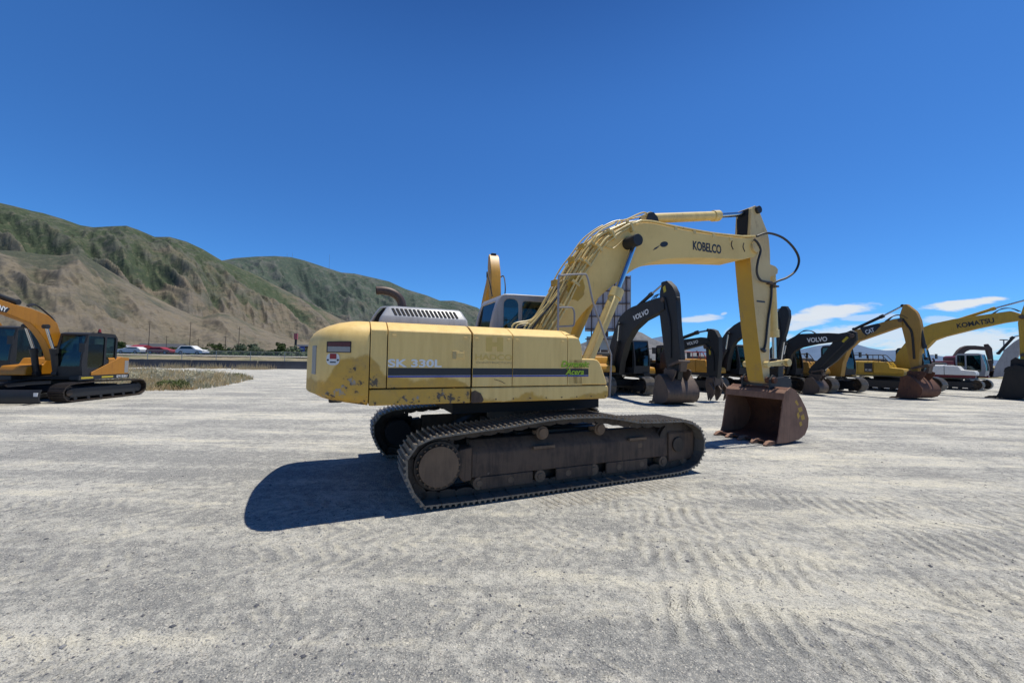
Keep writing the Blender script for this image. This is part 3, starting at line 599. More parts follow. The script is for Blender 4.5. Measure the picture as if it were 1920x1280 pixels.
def track_frame(par, yc, out, s=1.0, x0=-1.50, x1=1.86, nroll=9, mat='frame'):
    # section in (y, z): outer face, slope up to the middle
    e = out; sec = [(yc-e*.17,.28),(yc+e*.105,.28),(yc+e*.105,.56),(yc+e*.09,.60),(yc-e*.06,.74),(yc-e*.17,.74)]
    m = MB(); m.prismx(sec, x0, x1); tf = m.build('track_frame', M[mat], par, .012)
    m = MB(); m.box(x0, x1+.5, min(yc-e*.19,yc-e*.02), max(yc-e*.19,yc-e*.02), .10, .30); m.build('inner_rail', M['chain'], tf, .01)
    m = MB(); m.prismx([(yc-e*.18,.20),(yc+e*.13,.20),(yc+e*.13,.64),(yc+e*.10,.68),(yc-e*.18,.68)], x1+.003, x1+.56); m.build('idler_guard', M[mat], tf, .015)
    m = MB(); m.prism([(x0-.003,.25),(x0-.003,.68),(x0-.18,.66),(x0-.22,.55),(x0-.20,.35),(x0-.12,.24)], yc-e*.12, yc+e*.12); m.build('motor_guard', M[mat], tf, .02)
    for k in range(nroll):
        x = x0+.10+k*(x1+.25-x0)/(nroll-1); m = MB(); m.cyl((x,yc-.11,.20),(x,yc+.11,.20),.085,16); m.cyl((x,yc-e*0,.20),(x,yc+e*.125,.20),.045,12); m.build('bottom_roller', M['hub'], tf, .006)
    for a, b in ((-1.38,-.62),(-.25,.38),(.62,1.42)): 
        m = MB()
        m.box(a, b, min(yc+e*.09,yc+e*.122), max(yc+e*.09,yc+e*.122), .12, .282); m.build('roller_guard', M[mat], tf, .01)
    for x in (-.462, .52):
        m = MB(); m.cyl((x,yc-.12,.795),(x,yc+e*.13,.795),.07,20); m.cyl((x,yc-.10,.795),(x,yc-.06,.795),.095,20); m.box(x-.05,x+.05,min(yc-e*.14,yc-e*.09),max(yc-e*.14,yc-e*.09),.7,.8); m.build('top_roller', M['hub'], tf, .006)
    for x in (-.62, 1.05): m = MB(); m.box(x, x+.34, min(yc+e*.10,yc+e*.14), max(yc+e*.10,yc+e*.14), .585, .625); m.build('step_bracket', M['hub'], tf, .005)
    m = MB()
    m.box(1.25,1.33,min(yc+e*.10,yc+e*.108),max(yc+e*.10,yc+e*.108),.46,.53)
    m.build('frame_plug', M['hub'], tf, .005)
    return tf
for y0, y1 in ((-1.6,-1.0),(1.0,1.6)):
    dx = -.03 if y0 < 0 else -.22
    before = set(bpy.data.objects)
    tr, yc, out = make_track(root, LOOP, y0, y1); track_frame(root, yc, out)
    for o in set(bpy.data.objects)-before:
        o.data.transform(Matrix.Translation((dx, 0, 0)))
m = MB(); m.box(-.75,.75,-1.1,1.1,.42,.78); m.prism([(-1.3,.35),(-1.3,.6),(-.7,.8),(.7,.8),(1.3,.6),(1.3,.35)], -.95, -.6); m.prism([(-1.3,.35),(-1.3,.6),(-.7,.8),(.7,.8),(1.3,.6),(1.3,.35)], .6, .95); m.build('carbody', M['chain'], root, .03)
# ---------------------------------------------------------------- the parked machines
def simple_loop(L, H, z0=.02):
    """racetrack loop, drive end behind"""
    h = L/2; r = H*.48; pts = []
    for k in range(7): a = R(-90+180*k/6); pts.append((h-r+r*math.cos(a), H/2+z0/2+(H/2-z0/2)*math.sin(a)))
    pts += [(h*.35, H+.04), (0, H+.03), (-h*.4, H+.02)]
    for k in range(7): a = R(90+180*k/6); pts.append((-h+r+r*math.cos(a), H/2+z0/2+(H/2-z0/2)*math.sin(a)))
    return pts
def undercarriage(par, s, W=2.9, sw=.55, L=4.4, H=.98, mat='shoe', drop=0):
    loop = simple_loop(L, H)
    for y0, y1 in ((-W/2, -W/2+sw), (W/2-sw, W/2)):
        tr, yc, out = make_track(par, loop, y0, y1, int(L*2.35/.2), 3, mat, chain=False, sprocket=(-L/2+H*.5, H*.5, H*.36, H*.24), idler=(L/2-H*.5, H*.5, H*.36), hubmat='dark')
        m = MB(); m.box(-L/2+H*.6, L/2-H*.55, yc-.15, yc+.15, H*.22, H*.74)
        tf = m.build('track_frame', M['dark'], par, .04)
        for k in range(6):
            x = -L/2+H*.8+k*(L-H*1.6)/5; m = MB(); m.cyl((x, yc-.17, H*.17), (x, yc+.17, H*.17), H*.085, 12); m.build('bottom_roller', M['dark'], tf)
    m = MB(); m.box(-.7, .7, -W/2+.3, W/2-.3, H*.45, H*.8); m.tube([(0,0,H*.8),(0,0,H*1.08)], W*.22, 24); m.build('carbody', M['black'], par, .03)
def house(up, s, pal, W=2.7, z0=1.0, z1=2.05, rear=-2.6, front=1.5, cabz=2.95, cab_side=1, cabw=.95, lower=True, rails=None, glassm='glassdark', cabmat='dark', door_panel=None, cabx=(.25, 1.75)):
    side, low = pal; h = W/2
    m = MB(); m.box(rear*.55, front*.75, -h*.86, h*.86, z0, z0+.12); m.box(rear*.5, .1, -h*.93, h*.93, z0+.1, z1-.12); m.build('frame_and_dark_core', M['black'], up, .02)  # frame plus a black core that darkens the door gaps like shade
    half = [(rear*.52,-h),(rear*.75,-h),(rear*.9,-h*.93),(rear*.975,-h*.75),(rear,-h*.4)]; plan = half+[(x,-y) for x, y in half[::-1]]
    m = MB(); cw_loft(m, plan, [(.12,z0-.03),(.02,z0+.03),(0,z0+.12),(0,z0+.5*(z1-z0)),(0,z1-.22),(.03,z1-.10),(.09,z1-.03),(.2,z1),(.5,z1+.01)], rear*.52, abs(rear)*.6, h, .04, rear)
    m.build('counterweight', M[low if lower else side], up, 0, 45)
    secs = [(-h,z0+.16),(-h,z1-.10),(-h+.05,z1-.03),(-h+.2,z1),(-h+.9,z1+.01),(-h+.9,z0+.16)]
    xs = [rear*.51, rear*.28, .02] if not door_panel else [rear*.51, rear*.3, .02]
    for i in range(2):
        for sg in (-1, 1):
            m = MB(); m.prismx([(y*(-sg), z) for y, z in secs] if sg > 0 else secs, xs[i]+.012, xs[i+1]-.012); m.build('side_door', M[side], up, .02)
    # right front: fuel tank / toolbox
    m = MB(); m.prism([(.03,z0+.16),(.03,z1-.05),(front*.45,z1-.08),(front*.5,z1-.2),(front*.55,z0+.55),(front*.95,z0+.5),(front,z0+.35),(front,z0+.16)], -h+.01, -h+.85); m.build('toolbox_cover', M[side], up, .04)
    m = MB(); m.box(rear*.5,front*.98,-h+.02,-h+.4,z0-.02,z0+.15); m.build('side_sill', M[low], up, .02)
    m = MB(); m.box(rear*.5,cabx[1],h-.4,h-.02,z0-.02,z0+.15); m.build('side_sill', M[low], up, .02)
    m = MB(); m.loft([ringxy(z1-.02,rear*.5,-.15,-h*.55,h*.3), ringxy(z1+.13,rear*.48,-.2,-h*.5,h*.27), ringxy(z1+.18,rear*.42,-.3,-h*.4,h*.2)]); m.build('engine_hood', M['dark'], up, 0, 40)
    m = MB(); m.tube(curve([(rear*.3,-.3,z1+.1),(rear*.3,-.3,z1+.38),(rear*.33,-.3,z1+.5)],4), .06, 10); m.build('exhaust_pipe', M['exhaust'], up)
    # cab on the left
    x0, x1 = cabx; y0, y1 = (h-cabw, h-.02) if cab_side > 0 else (-h+.02, -h+cabw)
    out = [(x0,z0+.1),(x0,cabz-.18),(x0+.12,cabz-.02),(x0+.3,cabz),(x1-.35,cabz),(x1-.2,cabz-.06),(x1-.02,z0+.9),(x1,z0+.55),(x1-.06,z0+.1)]
    m = MB(); m.prism(out, y0, y1); cb = m.build('cab', M[cabmat], up, 0, 40); cs = []
    def C(f, *a): q = MB(); getattr(q, f)(*a); cs.append(q.build('cutter', M['dark'], up, 0, 0))
    zc = z0+.75
    C('prism', shrink(out, .07), y0+.05, y1-.05)
    C('prism', rrect(x0+.08, x0+.48, zc, cabz-.14, .05), y0-.2, y1+.2); C('prism', rrect(x0+.56, x1-.22, z0+.42, cabz-.14, .05), y0-.2, y1+.2)
    C('prismx', rrect(y0+.07, y1-.07, z0+.5, cabz-.12, .05), x1-.5, x1+.3); C('prismx', rrect(y0+.1, y1-.1, zc+.1, cabz-.2, .05), x0-.2, x0+.2)
    cut(cb, cs)
    for nm, f, a in (('window','prism',(rrect(x0+.07,x0+.49,zc-.01,cabz-.13,.05),y1-.03,y1-.025)),('window','prism',(rrect(x0+.55,x1-.21,z0+.41,cabz-.13,.05),y1-.03,y1-.025)),('window','prism',(rrect(x0+.07,x0+.49,zc-.01,cabz-.13,.05),y0+.025,y0+.03)),('window','prism',(rrect(x0+.55,x1-.21,z0+.41,cabz-.13,.05),y0+.025,y0+.03))):
        q = MB(); getattr(q, f)(*a); q.build(nm, M[glassm], cb)
    q = MB(); q.loft([[(x1-.20,y0+.06,cabz-.11),(x1-.20,y1-.06,cabz-.11)],[(x1-.06,y0+.06,z0+.9),(x1-.06,y1-.06,z0+.9)],[(x1-.05,y0+.06,z0+.5),(x1-.05,y1-.06,z0+.5)]], cap=False, closed=False); q.build('windscreen', M[glassm], cb)
    q = MB(); q.box(x0+.35,x0+.85,y0+.22,y1-.22,z0+.5,z0+.75); q.box(x0+.3,x0+.45,y0+.24,y1-.24,z0+.7,z0+1.35); q.build('seat', M['hose'], cb, .04)
    q = MB(); my = y1+.06 if cab_side > 0 else y0-.06; q.tube([(x1-.1,y1-.02,cabz-.5),(x1+.15,y1+.12,cabz-.45)], .015, 6); q.box(x1+.12,x1+.17,y1+.03,y1+.22,cabz-.75,cabz-.42); q.build('mirror', M['hose'], cb)
    if rails:
        for dy in (0, .5):
            y = -h+.1+dy; q = MB()
            q.tube([(rear*.45,y,z1),(rear*.45,y,z1+.42),(-.1,y,z1+.42),(.45,y,z1+.42),(.52,y,z1+.36),(front*.6,y,z1-.25)], .025, 6); q.tube([(-.3,y,z1),(-.3,y,z1+.42)], .02, 6); q.tube([(.3,y,z1-.1),(.3,y,z1+.42)], .02, 6); q.build('handrail', M[rails], up)
    return cb
def poly_part(name, pts, y0, y1, mat, par, bev=.02, n=0):
    m = MB(); m.prism(pts, y0, y1); return m.build(name, mat, par, bev, 40)
def work_group(root, F, side, boom, arm, bw, aw, mb, ma, cyl=None, cylmat='dark', txt=None, bkt=None, bkts=1.0, bcyl=None, bktmat=('bucket','bucket','bucket'), bktw=1.2, pipes=True, txtmat='decalwhite', bcyls=None, hoses=True, teeth=5):
    """boom / arm outlines are given as picture points on the visible face; side -1 when that is the right face"""
    yb, ya = side*bw/2, side*aw/2
    B = F.pts(boom, yb); A = F.pts(arm, ya)
    b = poly_part('boom', B, -bw/2, bw/2, M[mb], root); a = poly_part('arm', A, -aw/2, aw/2, M[ma], root)
    if cyl:
        p = F.pts(cyl, 0); ram('arm_cylinder', p[0], p[1], p[2], 0, .085, .045, cylmat, par=root, collar=True)
    if bcyl:
        p = F.pts(bcyl, 0); ram('bucket_cylinder', p[0], p[1], p[2], 0, .08, .045, cylmat, par=root, collar=True)
    if bcyls:
        for y in (-bw/2-.12, bw/2+.12):
            p = F.pts(bcyls, side*(bw/2+.12)); ram('boom_cylinder', p[0], p[1], p[2], y, .085, .045, cylmat, par=root, collar=True)
    if txt:
        s_, c0, c1, h = txt; p0 = F.p(*c0, yb); p1 = F.p(*c1, yb); ang = math.atan2(p1[1]-p0[1], p1[0]-p0[0])
        w = math.hypot(p1[0]-p0[0], p1[1]-p0[1])
        if side < 0: text(s_, M[txtmat], b, (p0[0]+p1[0])/2, (p0[1]+p1[1])/2, h, w, yb-.004, -1, ang, bold=.03)
        else: text(s_, M[txtmat], b, (p0[0]+p1[0])/2, (p0[1]+p1[1])/2, h, w, yb+.004, 1, math.atan2(p1[1]-p0[1], p0[0]-p1[0]), bold=.03)
    if bkt:
        p = F.p(*bkt, 0)
        bb = make_bucket(root, p[0], 1.42*bkts if True else p[1], bktw, bkts, bktmat, teeth)
        # link pieces between arm end and bucket
        m = MB(); zz = 1.42*bkts; q = [(p[0]-.09,zz-.05),(p[0]+.10,zz-.05),(p[0]+.14,p[1]+.25),(p[0]-.14,p[1]+.25)]; m.prism(q, -aw*.42, aw*.42); m.build('arm_nose', M[ma], a, .02)
        m = MB(); m.prism([(p[0]+.62*bkts,zz+.42*bkts),(p[0]+.74*bkts,zz+.42*bkts),(p[0]+.66*bkts,zz-.02),(p[0]+.52*bkts,zz-.02)], -.15, .15)
        for y in (-.22,.22): m.prism([(p[0]+.66*bkts,zz+.46*bkts),(p[0]+.70*bkts,zz+.34*bkts),(p[0]+.02,zz+.16*bkts),(p[0],zz+.26*bkts)], y-.03, y+.03)
        m.cyl((p[0]+.68*bkts,-.27,zz+.40*bkts),(p[0]+.68*bkts,.27,zz+.40*bkts),.06,12); m.build('bucket_link', M['bucket'], root, .01)
    # joint pin between boom and arm, hoses clipped to the arm face
    cx_, cz_ = sum(p[0] for p in A)/len(A), sum(p[1] for p in A)/len(A); tipb = min(B, key=lambda p: (p[0]-A[0][0])**2+(p[1]-A[0][1]+.6)**2)
    m = MB(); m.cyl((tipb[0],-bw/2-.05,tipb[1]-.12),(tipb[0],bw/2+.05,tipb[1]-.12),.11,16); m.build('joint_pin', M['bucket'], a, .01)
    lo = min(A, key=lambda p: p[1]); ln = [(tipb[0]+.05, tipb[1]-.05), ((tipb[0]+cx_)/2+.05, (tipb[1]+cz_)/2), (cx_+.02, cz_), ((cx_*.4+lo[0]*.6), (cz_*.4+lo[1]*.6))]
    for k_ in (0, 1):
        m = MB(); m.tube(curve([(x+.06*k_, ya+side*(.03), z) for x, z in ln], 5), .022, 6); m.build('hose', M['hose'], a)
    if hoses:
        # hoses arching over the boom-arm joint and along the boom top
        n = len(B); top = sorted(B, key=lambda p: -p[1])[:3]; t0 = top[0]
        for k in range(3):
            y = -bw*.3+k*bw*.3; m = MB(); m.tube(curve([(t0[0]-.75,y,t0[1]-.12),(t0[0]-.4,y,t0[1]+.12+.04*k),(t0[0],y,t0[1]+.16),(t0[0]+.3,y,t0[1]-.05)],5), .02, 6); m.build('hose', M['hose'], b)
    return b, a
def machine(name, label, F, group=None):
    r = empty(name, (F.ox, F.oy, 0), R(F.deg)); tag(r, label, 'excavator', group); return r
def sticker_plate(par, F, side, y, px, py, w, h, mat, ang=0, name='warning_tag'):
    p = F.p(px, py, y); m = MB(); c, s = math.cos(ang), math.sin(ang)
    m.prism([(p[0]+a*c-b*s, p[1]+a*s+b*c) for a, b in ((-w/2,-h/2),(w/2,-h/2),(w/2,h/2),(-w/2,h/2))], y+side*.003-.002, y+side*.003+.002); return m.build(name, M[mat], par)
ROW = 'excavators parked in a row on the right'
# 1 charcoal boom, closest of the row
F1 = Frame(5.6, 21.9, -76); r = machine('excavator', 'tall charcoal excavator whose wide grey bucket rests left of the rusty bucket', F1, ROW)
undercarriage(r, 1, 2.9, .6, 4.5, .98); house(r, 1, ('amber','volvo'), 2.8, 1.05, 2.1, -2.8, 1.6, 2.95)
b, a = work_group(r, F1, -1, [(1141,693),(1142,652),(1150,624),(1161,595),(1172,583),(1185,575),(1217.5,563),(1234,558),(1243,556),(1245,580),(1236,585),(1205,601),(1187,618),(1173,642),(1163,680),(1160,703),(1142,706)],
    [(1242,528),(1250,526),(1260,536),(1266,549),(1268,571),(1270,610),(1274,650),(1276,672),(1270,712),(1258,712),(1250,690),(1246,666),(1240,620),(1236,585),(1237,546)], .34, .24, 'volvo','volvo',
    ((1193,577),(1221.6,551),(1244,532)), 'dark', ('VOLVO',(1187,597),(1216,583),.26), (1262,712), 1.0, ((1270,560),(1270,630),(1272,668)), bktw=1.5, bcyls=((1148,688),(1158,640),(1161,607)))
sticker_plate(a, F1, -1, -.12, 1246, 542, .18, .28, 'yellowtag', .3)
# 2 small charcoal machine with claw
F2 = Frame(8.3, 23.4, -79); r = machine('excavator', 'compact charcoal excavator with a toothed grapple on its arm, red handrails on its amber body', F2, ROW)
undercarriage(r, 1, 2.5, .5, 3.7, .85); house(r, 1, ('amber','volvo'), 2.5, .95, 1.85, -2.2, 1.4, 2.75, rails='red')
b, a = work_group(r, F2, -1, [(1237,692),(1238,665),(1246,650),(1258,641),(1274,637),(1313,632),(1326,634),(1330,640),(1323,645),(1297,651),(1275,657),(1262,666),(1255,690)],
    [(1327,620),(1332,616),(1340,619),(1347,632),(1348,665),(1345,705),(1340,716),(1332,714),(1325,700),(1323,650)], .26, .20, 'volvo','volvo', ((1278,634),(1308,623),(1329,619)), 'dark', ('VOLVO',(1288,645),(1309,640),.16), None, 1, ((1346,640),(1346,670),(1347,690)), hoses=False)
m = MB()
p = F2.p(1338,714,0)
for y in (-.2,.2): m.prism([(p[0]-.2,p[1]+.15),(p[0]+.25,p[1]+.15),(p[0]+.35,p[1]-.25),(p[0]+.1,p[1]-.55),(p[0]-.1,.03),(p[0]-.2,p[1]-.5),(p[0]-.3,p[1]-.15)], y-.03, y+.03)
m.prism([(p[0]-.15,p[1]+.2),(p[0]+.3,p[1]+.2),(p[0]+.3,p[1]-.2),(p[0]-.15,p[1]-.2)], -.16, .16)
for y in (-.35,0,.35): m.prism([(p[0]+.2,p[1]-.05),(p[0]+.5,p[1]-.35),(p[0]+.45,p[1]-.6),(p[0]+.2,.06),(p[0]+.3,p[1]-.5),(p[0]+.1,p[1]-.3)], y-.04, y+.04)
m.build('grapple', M['bucket'], r, .015)
sticker_plate(a, F2, -1, -.10, 1331, 658, .12, .35, 'yellowtag', 0)
# 3
F3 = Frame(12.7, 24.6, -70); r = machine('excavator', 'charcoal excavator half hidden behind the cream arm, teal tinted cab beside its arched boom', F3, ROW)
undercarriage(r, 1, 2.7, .55, 4.1, .92); house(r, 1, ('amber','volvo'), 2.6, 1.0, 2.0, -2.6, 1.5, 2.9, rails='red', glassm='glass')
work_group(r, F3, -1, [(1346,695),(1347,653),(1353,634),(1362,621),(1376,609),(1386,603),(1400,600),(1420,594),(1455,594),(1460,612),(1425,622),(1400,629),(1386,634),(1377,641),(1370.6,651),(1366,669),(1362,695)],
    [(1466,573.7),(1473,573.7),(1478,582),(1479,594),(1473,622),(1468,637),(1460,680),(1452,716),(1440,716),(1444,690),(1450,640),(1450,612),(1454,588)], .32, .22, 'volvo','volvo', ((1395,598),(1440,588),(1468,577)), 'dark', None, (1444,716), .85, ((1476,600),(1470,640),(1464,680)), bcyls=((1350,682),(1361,655),(1366,625)))
# 4
F4 = Frame(16.4, 25.2, -60); r = machine('excavator', 'dark excavator with white lettered boom and folded arm, just right of the cream arm', F4, ROW)
undercarriage(r, 1, 2.7, .55, 4.1, .92); house(r, 1, ('amber','volvo'), 2.6, 1.0, 2.0, -2.6, 1.5, 2.9, glassm='glass')
b, a = work_group(r, F4, -1, [(1462,700),(1463.8,654),(1470,641),(1482.5,634),(1497.5,626),(1517.5,625),(1552.5,624),(1572.5,625),(1587.5,622.5),(1597,625),(1575,637.5),(1560,641),(1530,645),(1502.5,651),(1490,657.5),(1484,665),(1480,680),(1474,702)],
    [(1605,622.5),(1606,637.5),(1600,646),(1585,659),(1570,675),(1550,690),(1535,702),(1522,704),(1515,697.5),(1520,687.5),(1540,667.5),(1560,642.5),(1575,627.5),(1595,619)], .32, .22, 'volvo','volvo', None, 'dark', ('VOLVO',(1513,638),(1551,635),.27), (1524,700), .8, ((1583,650),(1562,678),(1545,695)), bcyls=((1468,690),(1470,665),(1474,645)))
sticker_plate(a, F4, -1, -.11, 1586, 637, .2, .36, 'yellowtag', -.7)
# 5
F5 = Frame(20.2, 26.0, -74); r = machine('excavator', 'ochre yellow excavator with a black lettered panel on its boom and a rusty bucket', F5, ROW)
undercarriage(r, 1, 3.1, .6, 4.7, 1.0); house(r, 1, ('cat','cat'), 2.9, 1.0, 2.0, -2.9, 1.6, 3.0, rails='dark')
b, a = work_group(r, F5, -1, [(1553,705),(1556,672),(1570,645),(1590,625),(1606,618),(1623,613),(1650,605),(1675,598),(1688,596),(1692,612),(1680,614),(1640,628),(1606,640),(1590,655),(1580,680),(1576,705)],
    [(1690,580),(1693,571),(1699,570),(1715.6,583),(1719,588),(1724,600),(1727,615),(1726,640),(1724,665),(1722,692),(1717,705),(1709,703),(1703,670),(1696,636),(1688,605),(1686,592)], .36, .24, 'cat','cat', ((1602,617),(1656,592),(1693,573)), 'dark', None, (1714,702), 1.0, ((1723,606),(1734,652),(1737,672)), bktw=1.5, bktmat=('rust','rust','rust'))
pts = F5.pts([(1612,614),(1646,606),(1652,610),(1641,621),(1624,629),(1618,624)], -.18); m = MB(); m.prism(pts, -.186, -.179); pnl = m.build('name_panel', M['decalblack'], b)
p0 = F5.p(1623,623,-.18); p1 = F5.p(1639,617.5,-.18); text('CAT', M['decalwhite'], b, (p0[0]+p1[0])/2, (p0[1]+p1[1])/2, .26, math.hypot(p1[0]-p0[0],p1[1]-p0[1]), -.19, -1, math.atan2(p1[1]-p0[1],p1[0]-p0[0]), bold=.03)
# 6
F6 = Frame(26.6, 27.4, -72); r = machine('excavator', 'golden yellow excavator with black lettering along its boom, black bucket at right edge', F6, ROW)
undercarriage(r, 1, 3.2, .6, 4.9, 1.02); house(r, 1, ('kom','kom'), 3.0, 1.05, 2.05, -3.2, 1.7, 3.0, rails='dark', glassm='glass')
b, a = work_group(r, F6, -1, [(1676,690),(1680,664),(1695,645),(1712,628),(1729,614),(1746.6,607),(1788,598),(1893,583),(1916,590),(1914,600),(1880,605),(1829,616),(1769,631),(1750,638),(1738,650),(1722,665),(1708,690)],
    [(1918,575),(1927,556),(1938,556),(1950,570),(1956,600),(1952,650),(1944,695),(1932,702),(1920,702),(1913,694),(1911,640),(1908,605)], .38, .30, 'kom','kom', ((1782,604),(1865,578),(1932,560)), 'kom', ('KOMATSU',(1794,611),(1864,600),.30), (1918,700), 1.5, ((1948,600),(1946,640),(1944,680)), bktw=2.0, txtmat='decalblack', bktmat=('jet','jet','jet'))
p = F6.p(1649,684,-1.5); m = MB(); m.box(-.50,.0,-1.506,-1.499,1.26,1.90); pn = m.build('model_panel', M['decalblack'], r); text('PC 300', M['decalwhite'], pn, -.25, 1.42, .13, .36, -1.51)
# 7 white and red
F7 = Frame(34.0, 30.0, -62); r = machine('excavator', 'white and dark red excavator at the end of the row behind the black bucket', F7, ROW)
undercarriage(r, 1, 2.6, .5, 3.9, .85); house(r, 1, ('white','darkred'), 2.6, .95, 1.85, -2.5, 1.6, 2.75, glassm='glass', cabmat='grey')
work_group(r, F7, -1, [(1862,706),(1866,685),(1884,655),(1902,640),(1915,632),(1935,628),(1938,640),(1922,650),(1908,668),(1898,690),(1890,706)],
    [(1932,622),(1940,622),(1950,640),(1948,690),(1938,720),(1930,720),(1930,650)], .4, .34, 'grey','grey', ((1872,662),(1900,632),(1934,624)), 'dark', None, (1934,716), .8, None, hoses=False)
m = MB(); m.box(-1.2,-.6,-1.31,-1.299,1.35,1.5); m.box(-1.2,-.6,-1.31,-1.299,1.58,1.66); m.build('name_panel', M['decalblack'], r)
# tall arm behind the cab
F8 = Frame(-2.0, 23.5, -74); r = machine('excavator', 'amber excavator behind the grey cab with its raised arm showing above the roof', F8)
undercarriage(r, 1, 2.9, .6, 4.3, .98); house(r, 1, ('amber','volvo'), 2.7, 1.05, 2.1, -2.7, 1.6, 2.95)
m = MB(); m.prism(c2([(.2,1.5),(.1,2.2),(.9,4.0),(1.9,5.2),(3.0,6.1),(3.6,6.5),(3.8,6.15),(3.2,5.55),(2.3,4.7),(1.5,3.5),(.9,2.0),(.6,1.5)], 2), -.24, .24); bb = m.build('boom', M['amber'], r, .02)
m = MB(); m.prism([(3.2,6.6),(3.3,7.2),(3.45,7.3),(3.7,7.1),(4.1,6.2),(4.3,4.5),(4.45,2.6),(4.45,1.4),(4.28,1.4),(4.0,3.4),(3.5,5.6)], -.25, .25); aa = m.build('arm', M['amber'], r, .02)
m = MB(); m.box(3.28,3.55,-.13,.13,7.15,7.36); m.build('pin_boss', M['dark'], aa, .02)
ram('arm_cylinder', (1.4,5.3), (2.4,6.4), (3.35,7.1), 0, .09, .045, 'dark', par=r)
m = MB(); m.tube(curve([(3.3,-.3,6.1),(3.9,-.42,6.25),(4.45,-.4,5.6),(4.55,-.28,4.9)],5), .03, 8); m.build('hose', M['hose'], aa)
m = MB(); m.tube(curve([(3.3,.3,6.0),(3.9,.45,6.1),(4.5,.4,5.3),(4.55,.28,4.6)],5), .03, 8); m.build('hose', M['hose'], aa)
make_bucket(r, 4.36, 1.42, 1.3, 1, ('bucket','bucket','bucket'))
# ---- left pair
FL = Frame(-17.35, 15.35, -83); FLu = Frame(-17.35, 15.35, -92)
LG = 'orange excavators on the left edge'
r = machine('excavator', 'orange excavator with black cab and red beacon, front blade lowered, left of the weed patch', FL, LG)
undercarriage(r, 1, 2.6, .5, 3.65, .70, 'chain')
house(r, 1, ('sany','dark'), 2.45, .80, 1.66, -1.05, 1.35, 2.58, cabx=(-.35, 1.1), glassm='glass', lower=False)
u = R(FL.deg)
def workL(root, F, s_):
    pass
b, a = work_group(r, FL, 1, [(-150,540),(-60,548),(0,561),(30,571),(61,579),(91,591),(108,606),(116,632),(112,672),(99,676),(93,655),(85,638),(73,621),(57,605),(28,594),(0,583),(-60,566),(-150,556)],
    [(-150,525),(-138,525),(-128,560),(-132,650),(-140,735),(-152,735),(-156,600)], .26, .24, 'sany','sany', ((30,566),(-60,535),(-145,530)), 'dark', ('SANY',(-16,571),(13,581),.17), (-146,735), .7, None, hoses=False)
pts = FL.pts([(-40,562),(-40,577),(12,586),(19,578)], .13); m = MB(); m.prism(pts, .1285, .1325); m.build('name_panel', M['decalblack'], b)
m = MB()
for k in range(3):
    L = FL.pts([(62,577),(75,574),(95,588),(110,604),(119,628)], .1+.05*k); m.tube(curve([(x+.02*k, -.1+.1*k, z+.07-.02*k) for x, z in L], 5), .022, 6)
m.build('hoses', M['hose'], b)
p = FL.pts([(104,700),(99,655),(85,612)], .3); 
for y in (-.32,.32): ram('boom_cylinder', p[0], p[1], p[2], y, .09, .045, 'dark', par=r)
m = MB(); m.cyl((.1,.9,2.57),(.1,.9,2.63),.06,12); bc = m.build('beacon', M['hose'], r); m = MB(); m.cyl((.1,.9,2.63),(.1,.9,2.75),.05,12,.035); m.build('beacon_lens', M['red'], bc)
m = MB(); m.prism([(-.90,.95),(-.90,1.62),(-.52,1.64),(-.30,1.55),(.74,1.06),(.74,.95)], 1.212, 1.238); m.build('side_cover', M['sany'], r, .01)
m = MB(); m.prism([(-.88,1.0),(-.88,1.5),(-.70,1.5),(-.70,1.0)], 1.236, 1.242); m.build('side_grille', M['lampgrey'], r)
m = MB(); m.box(-.95,1.2,1.2,1.235,.78,.945); sl = m.build('side_band', M['decalblack'], r)
text('SY155U', M['decalwhite'], sl, -.60, .862, .10, .50, 1.239, 1, bold=.02)
for x0, x1 in ((-.2,.30),(.65,1.12)): m = MB(); m.box(x0,x1,1.234,1.239,.83,.90); m.build('reflective_strip', M['yellowtag'], sl)
m = MB(); m.prism([(2.2,.05),(2.26,.04),(2.32,.2),(2.31,.38),(2.24,.52),(2.19,.51),(2.25,.38),(2.26,.2)], -1.35, 1.02); bl = m.build('blade', M['dark'], r, .01)
m = MB(); m.box(1.0,2.24,-.6,-.45,.2,.35); m.box(1.0,2.24,.45,.6,.2,.35); m.box(1.6,1.8,-.6,.6,.2,.35); m.build('blade_arms', M['dark'], bl, .02)
m = MB(); m.box(2.30,2.325,.88,1.0,.30,.42); m.build('blade_marker', M['decalwhite'], bl)
FM = Frame(-21.4, 16.6, -84)
r = machine('excavator', 'dark cabbed excavator cut off by the left edge beside the orange one', FM, LG)
undercarriage(r, 1, 2.6, .5, 3.65, .82, 'dark'); house(r, 1, ('cat','dark'), 2.5, .95, 1.9, -1.9, 1.4, 2.85, cabx=(-.45, 1.3), glassm='glass')
m = MB(); m.prism(c2([(.2,1.3),(.3,2.2),(1.0,3.4),(2.0,3.9),(3.6,3.6),(3.6,3.35),(2.1,3.5),(1.4,3.0),(.9,2.0),(.6,1.3)],2), -.18, .18); m.build('boom', M['sany'], r, .02)
m = MB(); m.prism([(3.3,3.9),(3.5,4.0),(3.9,3.5),(4.1,1.3),(3.95,1.2),(3.5,3.0)], -.15, .15); m.build('arm', M['sany'], r, .02); make_bucket(r, 4.02, 1.0, 1.0, .7, ('bucket','bucket','bucket'))
